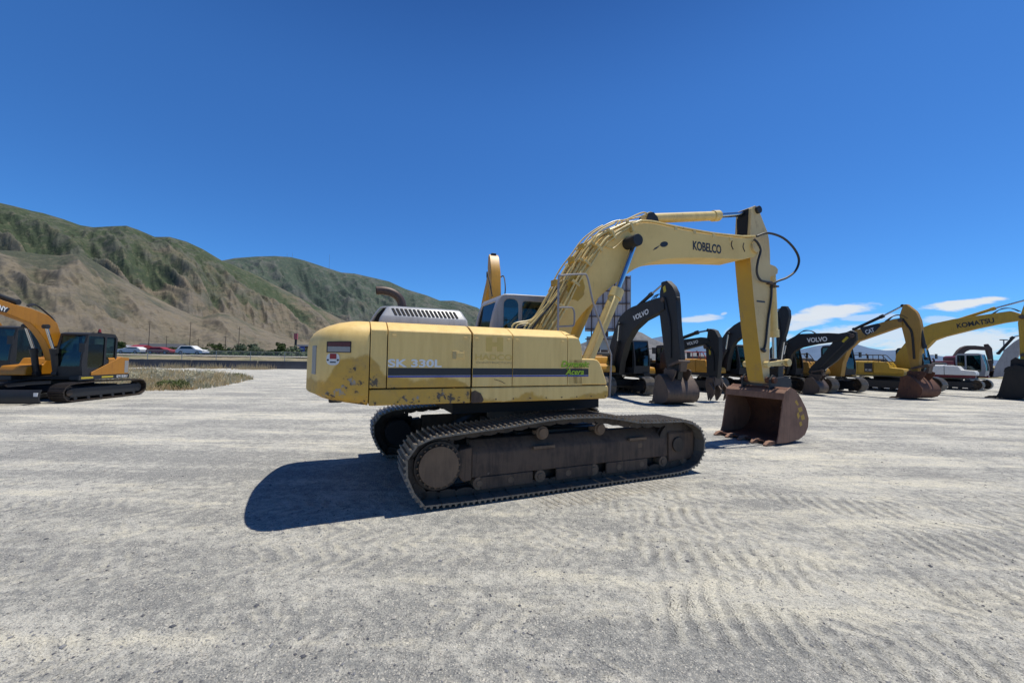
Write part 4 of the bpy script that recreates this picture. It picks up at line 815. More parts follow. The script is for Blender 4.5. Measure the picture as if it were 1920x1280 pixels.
# ---- small machines far behind the row
def far_digger(label, x, y, deg, mat, sc_):
    r = empty('excavator', (x, y, 0), R(deg)); r.scale = (sc_,)*3; tag(r, label, 'excavator')
    undercarriage(r, 1, 2.8, .55, 4.2, .95); house(r, 1, (mat, 'dark'), 2.7, 1.0, 2.05, -2.7, 1.5, 2.9)
    m = MB(); m.prism(c2([(.2,1.6),(.1,2.4),(1.0,4.2),(2.2,5.0),(4.2,4.9),(5.2,4.7),(5.2,4.3),(4.2,4.3),(2.5,4.3),(1.6,3.6),(.9,2.2),(.7,1.6)], 2), -.25, .25); m.build('boom', M[mat], r, .02)
    m = MB(); m.prism([(4.7,5.2),(5.0,5.3),(5.5,4.6),(5.6,3.0),(5.5,1.4),(5.3,1.4),(5.1,3.0),(4.8,4.5)], -.2, .2); m.build('arm', M[mat], r, .02)
    make_bucket(r, 5.4, 1.42, 1.3, 1, ('bucket','bucket','bucket'))
p = at(1782, 680, 62); far_digger('small dark brown excavator far behind the white one, boom arched against the sky', p.x, p.y, -10, 'brownsteel', 1.0)
p = at(1768, 700, 42); r = empty('dump_truck', (p.x, p.y, 0), R(-20)); tag(r, 'dark red truck cab standing behind the row, between the golden and the white excavator', 'truck')
m = MB(); m.box(-2.6,2.2,-1.1,1.1,.75,1.1); m.build('chassis', M['dark'], r, .03)
m = MB(); m.prism([(.6,1.1),(.6,2.7),(.8,2.85),(1.9,2.85),(2.3,2.0),(2.45,1.9),(2.5,1.1)], -1.1, 1.1); cbt = m.build('cab', M['darkred'], r, .06)
m = MB(); m.prism([(.85,2.0),(.85,2.6),(1.75,2.6),(2.05,2.0)], -1.11, 1.11); m.build('window', M['glassdark'], cbt); m = MB(); m.box(2.1,2.42,-.95,.95,2.0,2.06); m.loft([[(1.93,-.9,2.7),(1.93,.9,2.7)],[(2.30,-.9,2.05),(2.30,.9,2.05)]], cap=False, closed=False); m.build('windscreen', M['glassdark'], cbt)
m = MB(); m.prism([(-2.7,1.12),(-2.9,2.2),(.3,2.3),(.4,1.12)], -1.15, 1.15); m.build('dump_body', M['darkred'], r, .04)
for x in (-2.0,-.9,1.7):
    for y in (-1.0,1.0):
        m = MB(); m.cyl((x,y-.15,.5),(x,y+.15,.5),.5,24); w = m.build('wheel', M['tyre'], r, .04); m = MB(); m.cyl((x,y-.16,.5),(x,y+.16,.5),.24,16); m.build('rim', M['galv'], w)
# ---------------------------------------------------------------- ground
YAWG = R(23.41)
def berm(x, y):
    """raised road bank beyond the barriers on the left"""
    d = y - 54.0; side = 1/(1+math.exp(max(-60,min(60,(x+14)/5.0))))
    k = min(1, max(0, d/12.0)); k = k*k*(3-2*k)
    far = max(0, y-90)*.008
    return (k*1.55+min(far, 12))*side
def gh(x, y):
    r = math.hypot(x, y)
    z = berm(x, y)
    if r < 60: z += (noise.noise(Vector((x*.35, y*.35, 1)))*.012+noise.noise(Vector((x*1.3, y*1.3, 5)))*.006)
    return z
def ground_material():
    t = NT('gravel_lot'); v = t.coord(); g = t.node('ShaderNodeNewGeometry'); sep = t.node('ShaderNodeSeparateXYZ'); t.l.new(g.outputs['Position'], sep.inputs[0]); X, Y, Z = sep.outputs
    vr = t.coord(rot=(0, 0, -R(20))); crs = t.noise(v, 8, 8, .75); st = t.coord(rot=(0, 0, -R(17)), scale=(.10, 1, 1)); st2 = t.coord(rot=(0, 0, -R(38)), scale=(.22, 1, 1))
    big = t.noise(v, .09, 4, .6); mid = t.noise(v, .7, 6, .65); med = t.noise(v, 3.4, 6, .7); fine = t.noise(v, 26, 5, .7); streak = t.noise(st, 1.1, 5, .62, .5); streak2 = t.noise(st2, 2.6, 5, .65, .6); streak3 = t.noise(t.coord(rot=(0,0,R(8)), scale=(.3,1,1)), 6.5, 5, .65)
    c = t.mix(t.ramp(t.math('ADD', t.math('MULTIPLY', mid, .25), t.math('ADD', t.math('MULTIPLY', streak, .3), t.math('MULTIPLY', crs, .45))), .44, .56), (.265,.265,.25), (.56,.54,.475))
    cream = t.ramp(t.math('ADD', t.math('MULTIPLY', streak, .4), t.math('ADD', t.math('MULTIPLY', streak2, .3), t.math('MULTIPLY', med, .3))), .50, .60)
    c = t.mix(t.math('MULTIPLY', cream, .8), c, (.72,.67,.53))
    dk = t.ramp(t.math('ADD', t.math('MULTIPLY', t.noise(v, .5, 6, .7), .5), t.math('ADD', t.math('MULTIPLY', streak3, .25), t.math('MULTIPLY', med, .25))), .525, .60)
    c = t.mix(t.math('MULTIPLY', dk, .6), c, (.19,.19,.19))
    # separate stones
    near = t.ramp(Y, 26, 3)
    for sc_, amt, thr in ((62, .62, .34), (24, .5, .22), (130, .55, .4)):
        vo = t.node('ShaderNodeTexVoronoi'); t.l.new(v, vo.inputs['Vector']); vo.inputs['Scale'].default_value = sc_
        hs = t.node('ShaderNodeSeparateColor'); t.l.new(vo.outputs['Color'], hs.inputs[0]); cr = hs.outputs[0]
        stone = t.mix(cr, (.11,.115,.13), (.80,.75,.64)); core = t.math('MULTIPLY', t.ramp(vo.outputs['Distance'], thr+.12, thr-.05), t.ramp(hs.outputs[1], .42, .60))
        c = t.mix(t.math('MULTIPLY', core, min(1, amt*1.25)), c, stone)
    c = t.mix(t.ramp(fine, .56, .74), c, (.12,.12,.125)); 
    # brown stains
    sn = t.ramp(t.noise(v, .55, 3, .5), .68, .80); c = t.mix(t.math('MULTIPLY', sn, .40), c, (.26,.19,.11))
    # tread imprints beside the near track: light ridges
    mp = t.node('ShaderNodeMapping'); mp.vector_type = 'TEXTURE'; mp.inputs['Location'].default_value = (.35, 6.983, 0); mp.inputs['Rotation'].default_value = (0, 0, YAWG)
    t.l.new(g.outputs['Position'], mp.inputs[0]); s2 = t.node('ShaderNodeSeparateXYZ'); t.l.new(mp.outputs[0], s2.inputs[0]); LX, LY, _ = s2.outputs
    wob = t.math('MULTIPLY', t.math('SUBTRACT', t.noise(v, 2.2, 4), .5), .35)
    wav = t.math('SINE', t.math('MULTIPLY', t.math('ADD', t.math('ADD', LX, t.math('MULTIPLY', LY, .12)), t.math('MULTIPLY', wob, .25)), 2*math.pi/.105))
    msk = t.math('MULTIPLY', t.math('MULTIPLY', t.ramp(t.math('ADD', LY, wob), -2.15, -2.0), t.ramp(LY, -1.5, -1.62)), t.math('MULTIPLY', t.ramp(t.math('ADD', LX, wob), -1.0, -.6), t.ramp(t.math('ADD', LX, wob), 1.9, 1.3)))
    rid = t.math('MULTIPLY', t.math('MULTIPLY', t.ramp(wav, 0, 1), msk), t.ramp(med, .35, .55))
    c = t.mix(t.math('MULTIPLY', rid, .5), c, (.56,.50,.40)); c = t.mix(t.math('MULTIPLY', msk, .25), c, (.40,.36,.29))
    # lugged tyre tracks crossing the foreground
    def lug(x0, y0, ang, w, pit, seed):
        q = t.node('ShaderNodeMapping'); q.vector_type = 'TEXTURE'; q.inputs['Location'].default_value = (x0, y0, 0); q.inputs['Rotation'].default_value = (0, 0, R(ang)); t.l.new(g.outputs['Position'], q.inputs[0])
        s = t.node('ShaderNodeSeparateXYZ'); t.l.new(q.outputs[0], s.inputs[0]); a, b, _ = s.outputs
        ww = t.math('MULTIPLY', t.math('SUBTRACT', t.noise(v, 1.3, 4), .5), .5); ab = t.math('ABSOLUTE', t.math('ADD', b, ww))
        mk = t.ramp(ab, w*1.1, w*.7); z = t.math('SINE', t.math('MULTIPLY', t.math('ADD', a, t.math('ADD', t.math('MULTIPLY', ab, .8), t.math('MULTIPLY', ww, .3))), 2*math.pi/pit))
        return t.math('MULTIPLY', t.math('MULTIPLY', mk, z), t.math('MULTIPLY', t.ramp(mid, .40, .58), t.ramp(med, .30, .55)))
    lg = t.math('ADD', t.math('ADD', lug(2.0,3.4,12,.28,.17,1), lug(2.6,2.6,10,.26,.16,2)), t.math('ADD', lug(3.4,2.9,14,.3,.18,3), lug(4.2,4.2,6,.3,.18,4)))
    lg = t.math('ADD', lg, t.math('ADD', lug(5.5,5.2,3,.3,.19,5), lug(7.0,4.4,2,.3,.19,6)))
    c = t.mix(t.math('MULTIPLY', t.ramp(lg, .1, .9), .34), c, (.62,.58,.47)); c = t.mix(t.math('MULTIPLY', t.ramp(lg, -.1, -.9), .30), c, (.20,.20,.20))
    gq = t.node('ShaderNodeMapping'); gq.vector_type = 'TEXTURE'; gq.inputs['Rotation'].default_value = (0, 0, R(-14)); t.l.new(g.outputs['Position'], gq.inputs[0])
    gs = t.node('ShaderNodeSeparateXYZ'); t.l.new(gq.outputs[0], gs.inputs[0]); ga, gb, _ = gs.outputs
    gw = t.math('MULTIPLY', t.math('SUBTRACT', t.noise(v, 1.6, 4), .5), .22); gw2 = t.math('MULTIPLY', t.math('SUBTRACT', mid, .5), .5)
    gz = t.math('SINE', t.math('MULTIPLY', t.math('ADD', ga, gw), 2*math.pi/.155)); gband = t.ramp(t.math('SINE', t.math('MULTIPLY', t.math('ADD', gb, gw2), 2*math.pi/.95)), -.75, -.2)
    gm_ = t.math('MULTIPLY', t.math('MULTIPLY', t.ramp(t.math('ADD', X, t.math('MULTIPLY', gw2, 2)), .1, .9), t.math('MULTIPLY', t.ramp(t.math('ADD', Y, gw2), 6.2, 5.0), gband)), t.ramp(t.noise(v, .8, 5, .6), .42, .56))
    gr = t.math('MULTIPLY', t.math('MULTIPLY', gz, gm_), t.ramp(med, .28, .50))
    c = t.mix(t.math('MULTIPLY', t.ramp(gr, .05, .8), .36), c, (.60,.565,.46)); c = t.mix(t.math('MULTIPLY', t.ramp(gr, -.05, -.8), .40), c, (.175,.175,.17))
    # beyond the yard: dry grass and soil
    nb = t.math('MULTIPLY', t.math('SUBTRACT', big, .5), 10)
    grass = t.math('MULTIPLY', t.ramp(t.math('ADD', Y, nb), 53, 56), 1)
    gc = t.mix(t.ramp(t.noise(t.coord(scale=(.3,1,1)), .25, 6, .7), .38, .62), (.33,.27,.17), (.20,.19,.10)); gc = t.mix(t.ramp(t.noise(v, 1.5, 4), .5, .7), gc, (.14,.13,.07))
    c = t.mix(grass, c, gc)
    h = t.math('ADD', t.math('MULTIPLY', med, 1.4), t.math('ADD', t.math('MULTIPLY', fine, .8), t.math('ADD', t.math('MULTIPLY', rid, 1.2), t.math('ADD', t.math('MULTIPLY', lg, .35), t.math('MULTIPLY', gr, .6)))))
    n1 = t.bump(t.math('ADD', h, crs), 1.0, .03)
    vo = t.node('ShaderNodeTexVoronoi'); t.l.new(v, vo.inputs['Vector']); vo.inputs['Scale'].default_value = 62
    n2 = t.bump(t.math('MULTIPLY', vo.outputs['Distance'], -1), .8, .010, n1)
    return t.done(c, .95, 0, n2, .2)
def build_ground():
    m = MB(); rings = []
    rad = [0, .6]+[1.2*1.13**k for k in range(90)]; rad = [r_ for r_ in rad if r_ < 9000]+[12000, 30000]
    nA = 240; vs = [(0, 0, gh(0, 0))]; fs = []
    for r_ in rad[1:]:
        for k in range(nA):
            a = 2*math.pi*k/nA; x, y = r_*math.cos(a), r_*math.sin(a); vs.append((x, y, gh(x, y) if r_ < 4000 else berm(x, y)))
    for k in range(nA): fs.append((0, 1+k, 1+(k+1) % nA))
    for j in range(len(rad)-2):
        for k in range(nA): a = 1+j*nA+k; b = 1+j*nA+(k+1) % nA; fs.append((a, a+nA, b+nA, b))
    m.add(vs, fs); o = m.build('ground', ground_material(), None, 0, 180); tag(o, kind='structure'); return o
build_ground()
# loose stones
def pebbles():
    m = MB(); n = 0
    oct_ = [(1,0,0),(0,1,0),(-1,0,0),(0,-1,0),(0,0,1),(0,0,-1)]; of = [(0,1,4),(1,2,4),(2,3,4),(3,0,4),(1,0,5),(2,1,5),(3,2,5),(0,3,5)]
    mats = 3
    while n < 15000:
        d = 2.0+11*rnd.random()**1.6; x = (rnd.random()*2-1)*d*1.45; y = d
        if noise.noise(Vector((x*.6, y*.6, 9)))+rnd.random()*.7 < .25: continue
        lx = (x-.35)*MF.c+(y-6.983)*MF.s; ly = -(x-.35)*MF.s+(y-6.983)*MF.c
        if abs(lx) < 2.5 and 1.0 < abs(ly) < 1.62: continue
        s = .003+.008*rnd.random()**3+(.010 if rnd.random() < .012 else 0); a = rnd.random()*6.28; c, s_ = math.cos(a), math.sin(a); k = rnd.random()
        z = gh(x, y)
        m.cur = 0 if k < .5 else 1 if k < .8 else 2
        m.add([(x+s*(px*c*1.3-py*s_), y+s*(px*s_*1.3+py*c), z+s*.25+s*pz*.62) for px, py, pz in [(q[0]*(.8+.4*rnd.random()), q[1]*(.8+.4*rnd.random()), q[2]) for q in oct_]], of); n += 1
    o = m.build('loose_gravel', [plain('stone_light', (.42,.39,.34), .9), plain('stone_grey', (.22,.22,.225), .9), plain('stone_dark', (.10,.10,.11), .85)], None, 0, 0); tag(o, 'loose grey and tan gravel scattered over the yard', 'gravel', kind='stuff')
pebbles()
# ---------------------------------------------------------------- hills
def sky_line(pts):
    """picture points -> list of (azimuth, tan elevation)"""
    out = []
    for px, py in pts:
        d = ray(px, py); out.append((math.atan2(d[0], d[1]), d[2]/math.hypot(d[0], d[1])))
    return out
def interp(L, a):
    if a <= L[0][0]: return L[0][1]
    for i in range(len(L)-1):
        if L[i][0] <= a <= L[i+1][0]:
            t = (a-L[i][0])/(L[i+1][0]-L[i][0]); return L[i][1]+(L[i+1][1]-L[i][1])*t
    return L[-1][1]
def fbm(x, y, z, o=5):
    s, a, f = 0, 1, 1
    for _ in range(o): s += a*(1-2*abs(noise.noise(Vector((x*f, y*f, z))))); a *= .5; f *= 2.1
    return s
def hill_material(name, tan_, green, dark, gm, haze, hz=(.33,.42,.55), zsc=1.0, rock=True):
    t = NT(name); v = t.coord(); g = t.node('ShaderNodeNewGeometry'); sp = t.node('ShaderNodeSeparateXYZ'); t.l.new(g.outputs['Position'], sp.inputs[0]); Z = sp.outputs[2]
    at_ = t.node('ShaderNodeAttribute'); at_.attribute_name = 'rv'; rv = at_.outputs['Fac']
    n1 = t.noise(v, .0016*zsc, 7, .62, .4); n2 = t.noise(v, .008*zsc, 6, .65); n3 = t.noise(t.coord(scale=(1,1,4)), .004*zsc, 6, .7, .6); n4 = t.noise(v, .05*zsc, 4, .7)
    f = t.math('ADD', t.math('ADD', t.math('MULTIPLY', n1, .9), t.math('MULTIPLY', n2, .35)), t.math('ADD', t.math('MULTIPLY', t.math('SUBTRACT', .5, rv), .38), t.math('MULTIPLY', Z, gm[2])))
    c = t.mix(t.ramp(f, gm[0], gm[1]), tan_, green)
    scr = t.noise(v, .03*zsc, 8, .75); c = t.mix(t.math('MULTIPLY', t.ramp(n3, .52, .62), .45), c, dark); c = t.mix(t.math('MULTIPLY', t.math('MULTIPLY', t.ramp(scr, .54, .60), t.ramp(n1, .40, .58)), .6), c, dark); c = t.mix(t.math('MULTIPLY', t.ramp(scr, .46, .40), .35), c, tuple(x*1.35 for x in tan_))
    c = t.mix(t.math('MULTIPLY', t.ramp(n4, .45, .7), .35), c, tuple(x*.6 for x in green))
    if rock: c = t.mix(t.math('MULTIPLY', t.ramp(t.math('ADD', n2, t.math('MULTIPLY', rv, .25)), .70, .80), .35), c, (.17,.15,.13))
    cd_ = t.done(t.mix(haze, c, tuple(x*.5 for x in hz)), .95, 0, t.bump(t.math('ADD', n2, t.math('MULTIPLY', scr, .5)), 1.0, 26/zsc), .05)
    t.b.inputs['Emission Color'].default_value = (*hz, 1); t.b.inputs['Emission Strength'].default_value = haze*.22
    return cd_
def hills(name, line, D0, D1, mat, amp=.12, nA=300, nR=70, seed=0, power=1.25, freq=1.0, back=.35):
    S = sky_line(line); a0, a1 = S[0][0], S[-1][0]; m = MB(); vs = []; fs = []; rvs = []
    for i in range(nA+1):
        a = a0+(a1-a0)*i/nA; te = interp(S, a)
        for j in range(nR+1):
            t_ = j/nR; tt = t_/(1-back) if t_ < 1-back else 1; r_ = D0+(D1-D0)*t_/(1-back)
            H = max(te, 0)*D1+CH
            if t_ <= 1-back:
                warp = .05*noise.noise(Vector((a*3*freq, tt*2, seed)))
                x = a*9*freq+warp*6+tt*1.7; rg = fbm(x, tt*1.9+a*1.5, seed+3, 7)
                env = tt*(1-tt)*4; z = H*(tt**power)+H*amp*(rg-.6)*env
                # never higher on the line of sight than the skyline
                z = min(z, CH+te*r_*.995+ (r_-D1)*0)
                rv = .5+.5*max(-1, min(1, rg-.6))
            else:
                z = H*(1-(t_-1+back)/back*.6); rv = .5
            vs.append((math.sin(a)*r_, math.cos(a)*r_, z-4 if j == 0 else z)); rvs.append(rv)
    for i in range(nA):
        for j in range(nR): k = i*(nR+1)+j; fs.append((k, k+nR+1, k+nR+2, k+1))
    fs = [f[::-1] for f in fs]; m.add(vs, fs); o = m.build(name, mat, None, 0, 180); tag(o, kind='structure')
    at_ = o.data.attributes.new('rv', 'FLOAT', 'POINT'); at_.data.foreach_set('value', rvs); return o
TAN, GRN, DRK = (.185,.15,.10), (.085,.10,.045), (.045,.055,.035)
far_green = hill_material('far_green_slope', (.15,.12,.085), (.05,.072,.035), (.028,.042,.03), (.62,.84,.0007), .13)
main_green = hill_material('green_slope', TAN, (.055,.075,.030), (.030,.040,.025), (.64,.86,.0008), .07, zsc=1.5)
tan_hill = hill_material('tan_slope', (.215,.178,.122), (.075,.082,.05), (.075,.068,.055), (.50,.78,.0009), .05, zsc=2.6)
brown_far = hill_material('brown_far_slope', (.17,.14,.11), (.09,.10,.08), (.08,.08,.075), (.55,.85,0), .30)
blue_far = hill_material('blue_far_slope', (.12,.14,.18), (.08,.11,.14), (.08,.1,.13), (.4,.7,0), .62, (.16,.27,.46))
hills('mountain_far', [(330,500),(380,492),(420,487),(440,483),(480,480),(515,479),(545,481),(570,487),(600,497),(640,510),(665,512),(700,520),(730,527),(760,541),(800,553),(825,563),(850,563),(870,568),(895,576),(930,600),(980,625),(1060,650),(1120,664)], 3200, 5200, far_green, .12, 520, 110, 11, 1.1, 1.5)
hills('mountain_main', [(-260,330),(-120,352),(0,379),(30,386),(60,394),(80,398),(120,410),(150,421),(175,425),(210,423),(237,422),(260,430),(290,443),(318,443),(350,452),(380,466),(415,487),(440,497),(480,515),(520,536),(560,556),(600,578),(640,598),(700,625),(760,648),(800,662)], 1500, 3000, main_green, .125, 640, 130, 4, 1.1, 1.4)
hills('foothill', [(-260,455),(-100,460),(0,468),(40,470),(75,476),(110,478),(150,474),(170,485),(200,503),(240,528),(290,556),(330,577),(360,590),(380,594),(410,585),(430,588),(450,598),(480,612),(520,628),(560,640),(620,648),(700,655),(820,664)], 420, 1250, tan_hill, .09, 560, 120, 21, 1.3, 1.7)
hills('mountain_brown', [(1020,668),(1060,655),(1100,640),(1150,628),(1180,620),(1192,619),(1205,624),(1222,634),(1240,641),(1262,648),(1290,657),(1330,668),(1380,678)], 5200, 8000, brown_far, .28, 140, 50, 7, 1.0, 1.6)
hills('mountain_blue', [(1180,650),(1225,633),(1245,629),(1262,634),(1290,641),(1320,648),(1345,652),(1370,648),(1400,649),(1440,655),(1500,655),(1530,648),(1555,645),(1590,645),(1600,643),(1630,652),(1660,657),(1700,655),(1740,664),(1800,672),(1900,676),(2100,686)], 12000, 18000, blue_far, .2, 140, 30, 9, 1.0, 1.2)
# ---------------------------------------------------------------- road side on the left
tag(MB().add([(-400,67,1.585),(-14,67,1.585),(-14,79,1.60),(-400,79,1.60)],[(0,1,2,3)]).build('road', plain('asphalt', (.06,.06,.062), .9), None, 0, 0), kind='structure')
tag(MB().add([(-400,64.9,1.50),(-14,64.9,1.50),(-14,66.4,1.60),(-400,66.4,1.60)],[(0,1,2,3)]).build('road_shoulder', plain('pale_gravel', (.50,.46,.38), .95), None, 0, 0), kind='structure')
bprof = [(-.30,0),(-.30,.09),(-.18,.32),(-.10,1.05),(.10,1.05),(.18,.32),(.30,.09),(.30,0)]
B0 = Vector((-49.0, 48.9)); dirb = (Vector((-33.07, 50.2))-Vector((-49.0, 48.9))).normalized()
bpos = ['behind the orange excavator', 'behind the dry grass, left of the white car', 'under the white car', 'behind the weed patch, right of its tall stems', 'ending behind the cream counterweight', 'hidden mostly behind the counterweight']
for k in range(-2, 4):
    p = B0+dirb*(8.05*k); r = empty('concrete_barrier', (p.x, p.y, gh(p.x, p.y)-.01), math.atan2(dirb.y, dirb.x))
    tag(r, 'long concrete road barrier '+['at the left edge behind the second excavator','behind the black cab of the orange excavator','just right of the orange excavator, below the red cars','below the white car, dry grass in front','right of the weed patch below the far poles','beside the cream counterweight'][k+2], 'barrier', 'concrete barriers along the yard edge')
    m = MB(); m.prismx(bprof, .06, 7.95); m.build('barrier_body', M['concretedark'], r, .015)
    m = MB(); m.prismx([(-.35,-.02),(-.35,.085),(-.305,.085),(-.305,-.02)], .1, 7.9); m.build('barrier_foot', M['concrete'], r)
# fence
fr_ = empty('chain_link_fence', (-45, 57.5, .3)); tag(fr_, 'chain link fence with thin steel posts running behind the concrete barriers', 'fence')
def mesh_mat():
    t = NT('chain_link'); v = t.coord(); s = t.node('ShaderNodeSeparateXYZ'); t.l.new(v, s.inputs[0])
    a = t.math('ABSOLUTE', t.math('SUBTRACT', t.math('FRACT', t.math('MULTIPLY', t.math('ADD', s.outputs[0], s.outputs[2]), 9)), .5)); b = t.math('ABSOLUTE', t.math('SUBTRACT', t.math('FRACT', t.math('MULTIPLY', t.math('SUBTRACT', s.outputs[0], s.outputs[2]), 9)), .5))
    al = t.math('GREATER_THAN', t.math('MAXIMUM', a, b), .45)
    t.done((.30,.33,.34), .5, .3); t.l.new(al, t.b.inputs['Alpha']); return t.m
m = MB(); m.add([(-30,0,0),(38,0,0),(38,0,1.95),(-30,0,1.95)], [(0,1,2,3)]); m.build('chain_link_mesh', mesh_mat(), fr_)
m = MB(); m.cyl((-30,0,1.97),(38,0,1.97),.025,6); m.build('top_rail', M['galv'], fr_)
x = -29.6
while x < 38:
    m = MB(); m.cyl((x,0,-.3),(x,0,2.02),.04,8); m.build('post', M['galv'], fr_); x += 5.1
# vehicles on the road
def car(name, label, x, y, z, deg, mat, suv=True, detail=True, cat='car'):
    r = empty(name, (x, y, z), R(deg)); tag(r, label, cat); h = .92; zt = 1.68 if suv else 1.42
    low = [(-2.3,.35),(-2.36,.62),(-2.32,.92),(-2.1,1.05),(.95,1.08),(1.3,1.02),(2.05,.93),(2.3,.78),(2.36,.5),(2.28,.3)]
    m = MB(); m.loft([[(a, -h*(.93 if b > .9 else 1), b) for a, b in low], [(a, h*(.93 if b > .9 else 1), b) for a, b in low]]); bd = m.build('body', M[mat], r, .05, 40)
    gh_ = [(-2.15,1.03),(-1.75,zt-.12),(-1.4,zt),(.1,zt),(.35,zt-.05),(1.15,1.03)]
    m = MB(); m.loft([[(a, -h*(.93 if b < 1.1 else .76), b) for a, b in gh_], [(a, h*(.93 if b < 1.1 else .76), b) for a, b in gh_]]); cb = m.build('cabin', M[mat], r, .03, 40)
    m = MB(); w = [(-1.75,1.08),(-1.5,zt-.14),(.12,zt-.12),(.82,1.08)]; m.loft([[(a, -h*(.935 if b < 1.1 else .80), b) for a, b in w], [(a, h*(.935 if b < 1.1 else .80), b) for a, b in w]]); m.build('window', M['glassdark'], cb)
    for xx in (-1.42, 1.42):
        for yy in (-h+.12, h-.12):
            m = MB(); m.cyl((xx,yy-.13,.35),(xx,yy+.13,.35),.35,24); wh = m.build('wheel', M['tyre'], r, .02); m = MB(); m.cyl((xx,yy-.135,.35),(xx,yy+.135,.35),.21,14); m.build('rim', M['galv'], wh)
    for yy in (-.62,.62): m = MB(); m.box(2.2,2.32,yy-.2,yy+.2,.7,.84); m.build('headlight', M['glassdark'], r, .02)
    return r
car('parked_car', 'white suv driving on the road beyond the fence, facing right', at(361,660,71).x, 71, 1.6, 4, 'white')
car('parked_car', 'red car on the road near the fence, left of the white suv', at(303,662,76).x, 76, 1.6, 0, 'red', False)
car('parked_car', 'white car beside the orange counterweight on the far road', at(248,660,77).x, 77, 1.6, 180, 'white', False)
p = at(262, 652, 92)
r = empty('shed', (p.x, p.y, 1.5)); tag(r, 'low grey building with a bright red roof across the road', 'building'); m = MB(); m.box(-1.7,1.7,-2,2,0,1.5); m.build('wall', M['galv'], r); m = MB(); m.prismx([(-2.3,1.5),(0,2.2),(2.3,1.5)], -1.2, 1.9); m.build('roof', M['red'], r)
m = MB(); m.box(-2.6,-1.7,-2.1,2.1,0,2.1); m.build('white_gable', M['white'], r)
p = at(305, 655, 100); r = empty('shed', (p.x, p.y, 1.6)); tag(r, 'long low dark grey building behind the red car', 'building'); m = MB(); m.box(-5.5,5.5,-2,2,0,1.7); m.build('wall', M['concretedark'], r); m = MB(); m.prismx([(-2.3,1.7),(0,2.7),(2.3,1.7)], -5.7, 5.7); m.build('roof', M['concretedark'], r)
for k, (px, top, w, lab) in enumerate([(278,600,.11,'tall bare utility pole nearest the orange counterweight'),(311,628,.09,'short dark pole left of the white suv'),(355,602,.11,'tall utility pole directly above the white suv'),(371,633,.08,'short pole just right of the white suv roof'),(422,628,.12,'thick dark pole right of the round dark bush'),(447,612,.11,'tall thin pole beside the pale green trees')]):
    Y = 96; p = at(px, 660, Y); z1 = at(px, top, Y).z; r = empty('utility_pole', (p.x, Y, berm(p.x, Y)-.1)); tag(r, lab, 'pole', 'poles beyond the road'); m = MB(); H_ = z1-berm(p.x, Y)
    m.cyl((0,0,0),(0,0,H_),w*.7,8,w*.45); m.build('pole_shaft', M['brownsteel'], r); m = MB(); m.box(-.5,.5,-.04,.04,H_-.5,H_-.42); m.build('crossarm', M['brownsteel'], r)
p = at(554, 655, 110); zt = at(554,625,110).z; r = empty('road_sign', (p.x, 110, 1.5)); tag(r, 'tall sign pillar with a pink red panel on a black post, above the bushes', 'sign'); m = MB(); m.box(-.25,.25,-.2,.2,0,zt-3.2); m.build('post', M['dark'], r); m = MB(); m.box(-.45,.45,-.25,.25,zt-3.2,zt-1.5); m.build('sign_panel', plain('faded_red', (.40,.10,.12), .6), r)
p = at(566, 663, 88); r = empty('road_sign', (p.x, 88, 1.5)); tag(r, 'small blue sign board next to the cream counterweight', 'sign'); zt = at(566,650,88).z-1.5; m = MB(); m.box(-.06,.06,-.06,.06,0,zt-.2); m.build('post', M['galv'], r); m = MB(); m.box(-.6,.6,-.1,-.03,zt-1.1,zt); s_ = m.build('sign_panel', plain('sign_blue', (.09,.13,.42), .5), r); m = MB(); m.box(-.4,.4,-.13,-.095,zt-.6,zt-.35); m.build('sign_mark', M['white'], s_)
p = at(577, 655, 105); r = empty('shed', (p.x+3, 105, 1.6)); tag(r, 'dark brown building half hidden behind the counterweight', 'building'); m = MB(); m.box(-4,8,-2,2,0,2.6); m.build('wall', M['brownsteel'], r); m = MB(); m.box(-4.5,8.5,-2.5,2.5,2.6,3.0); m.build('roof', M['panelback'], r)
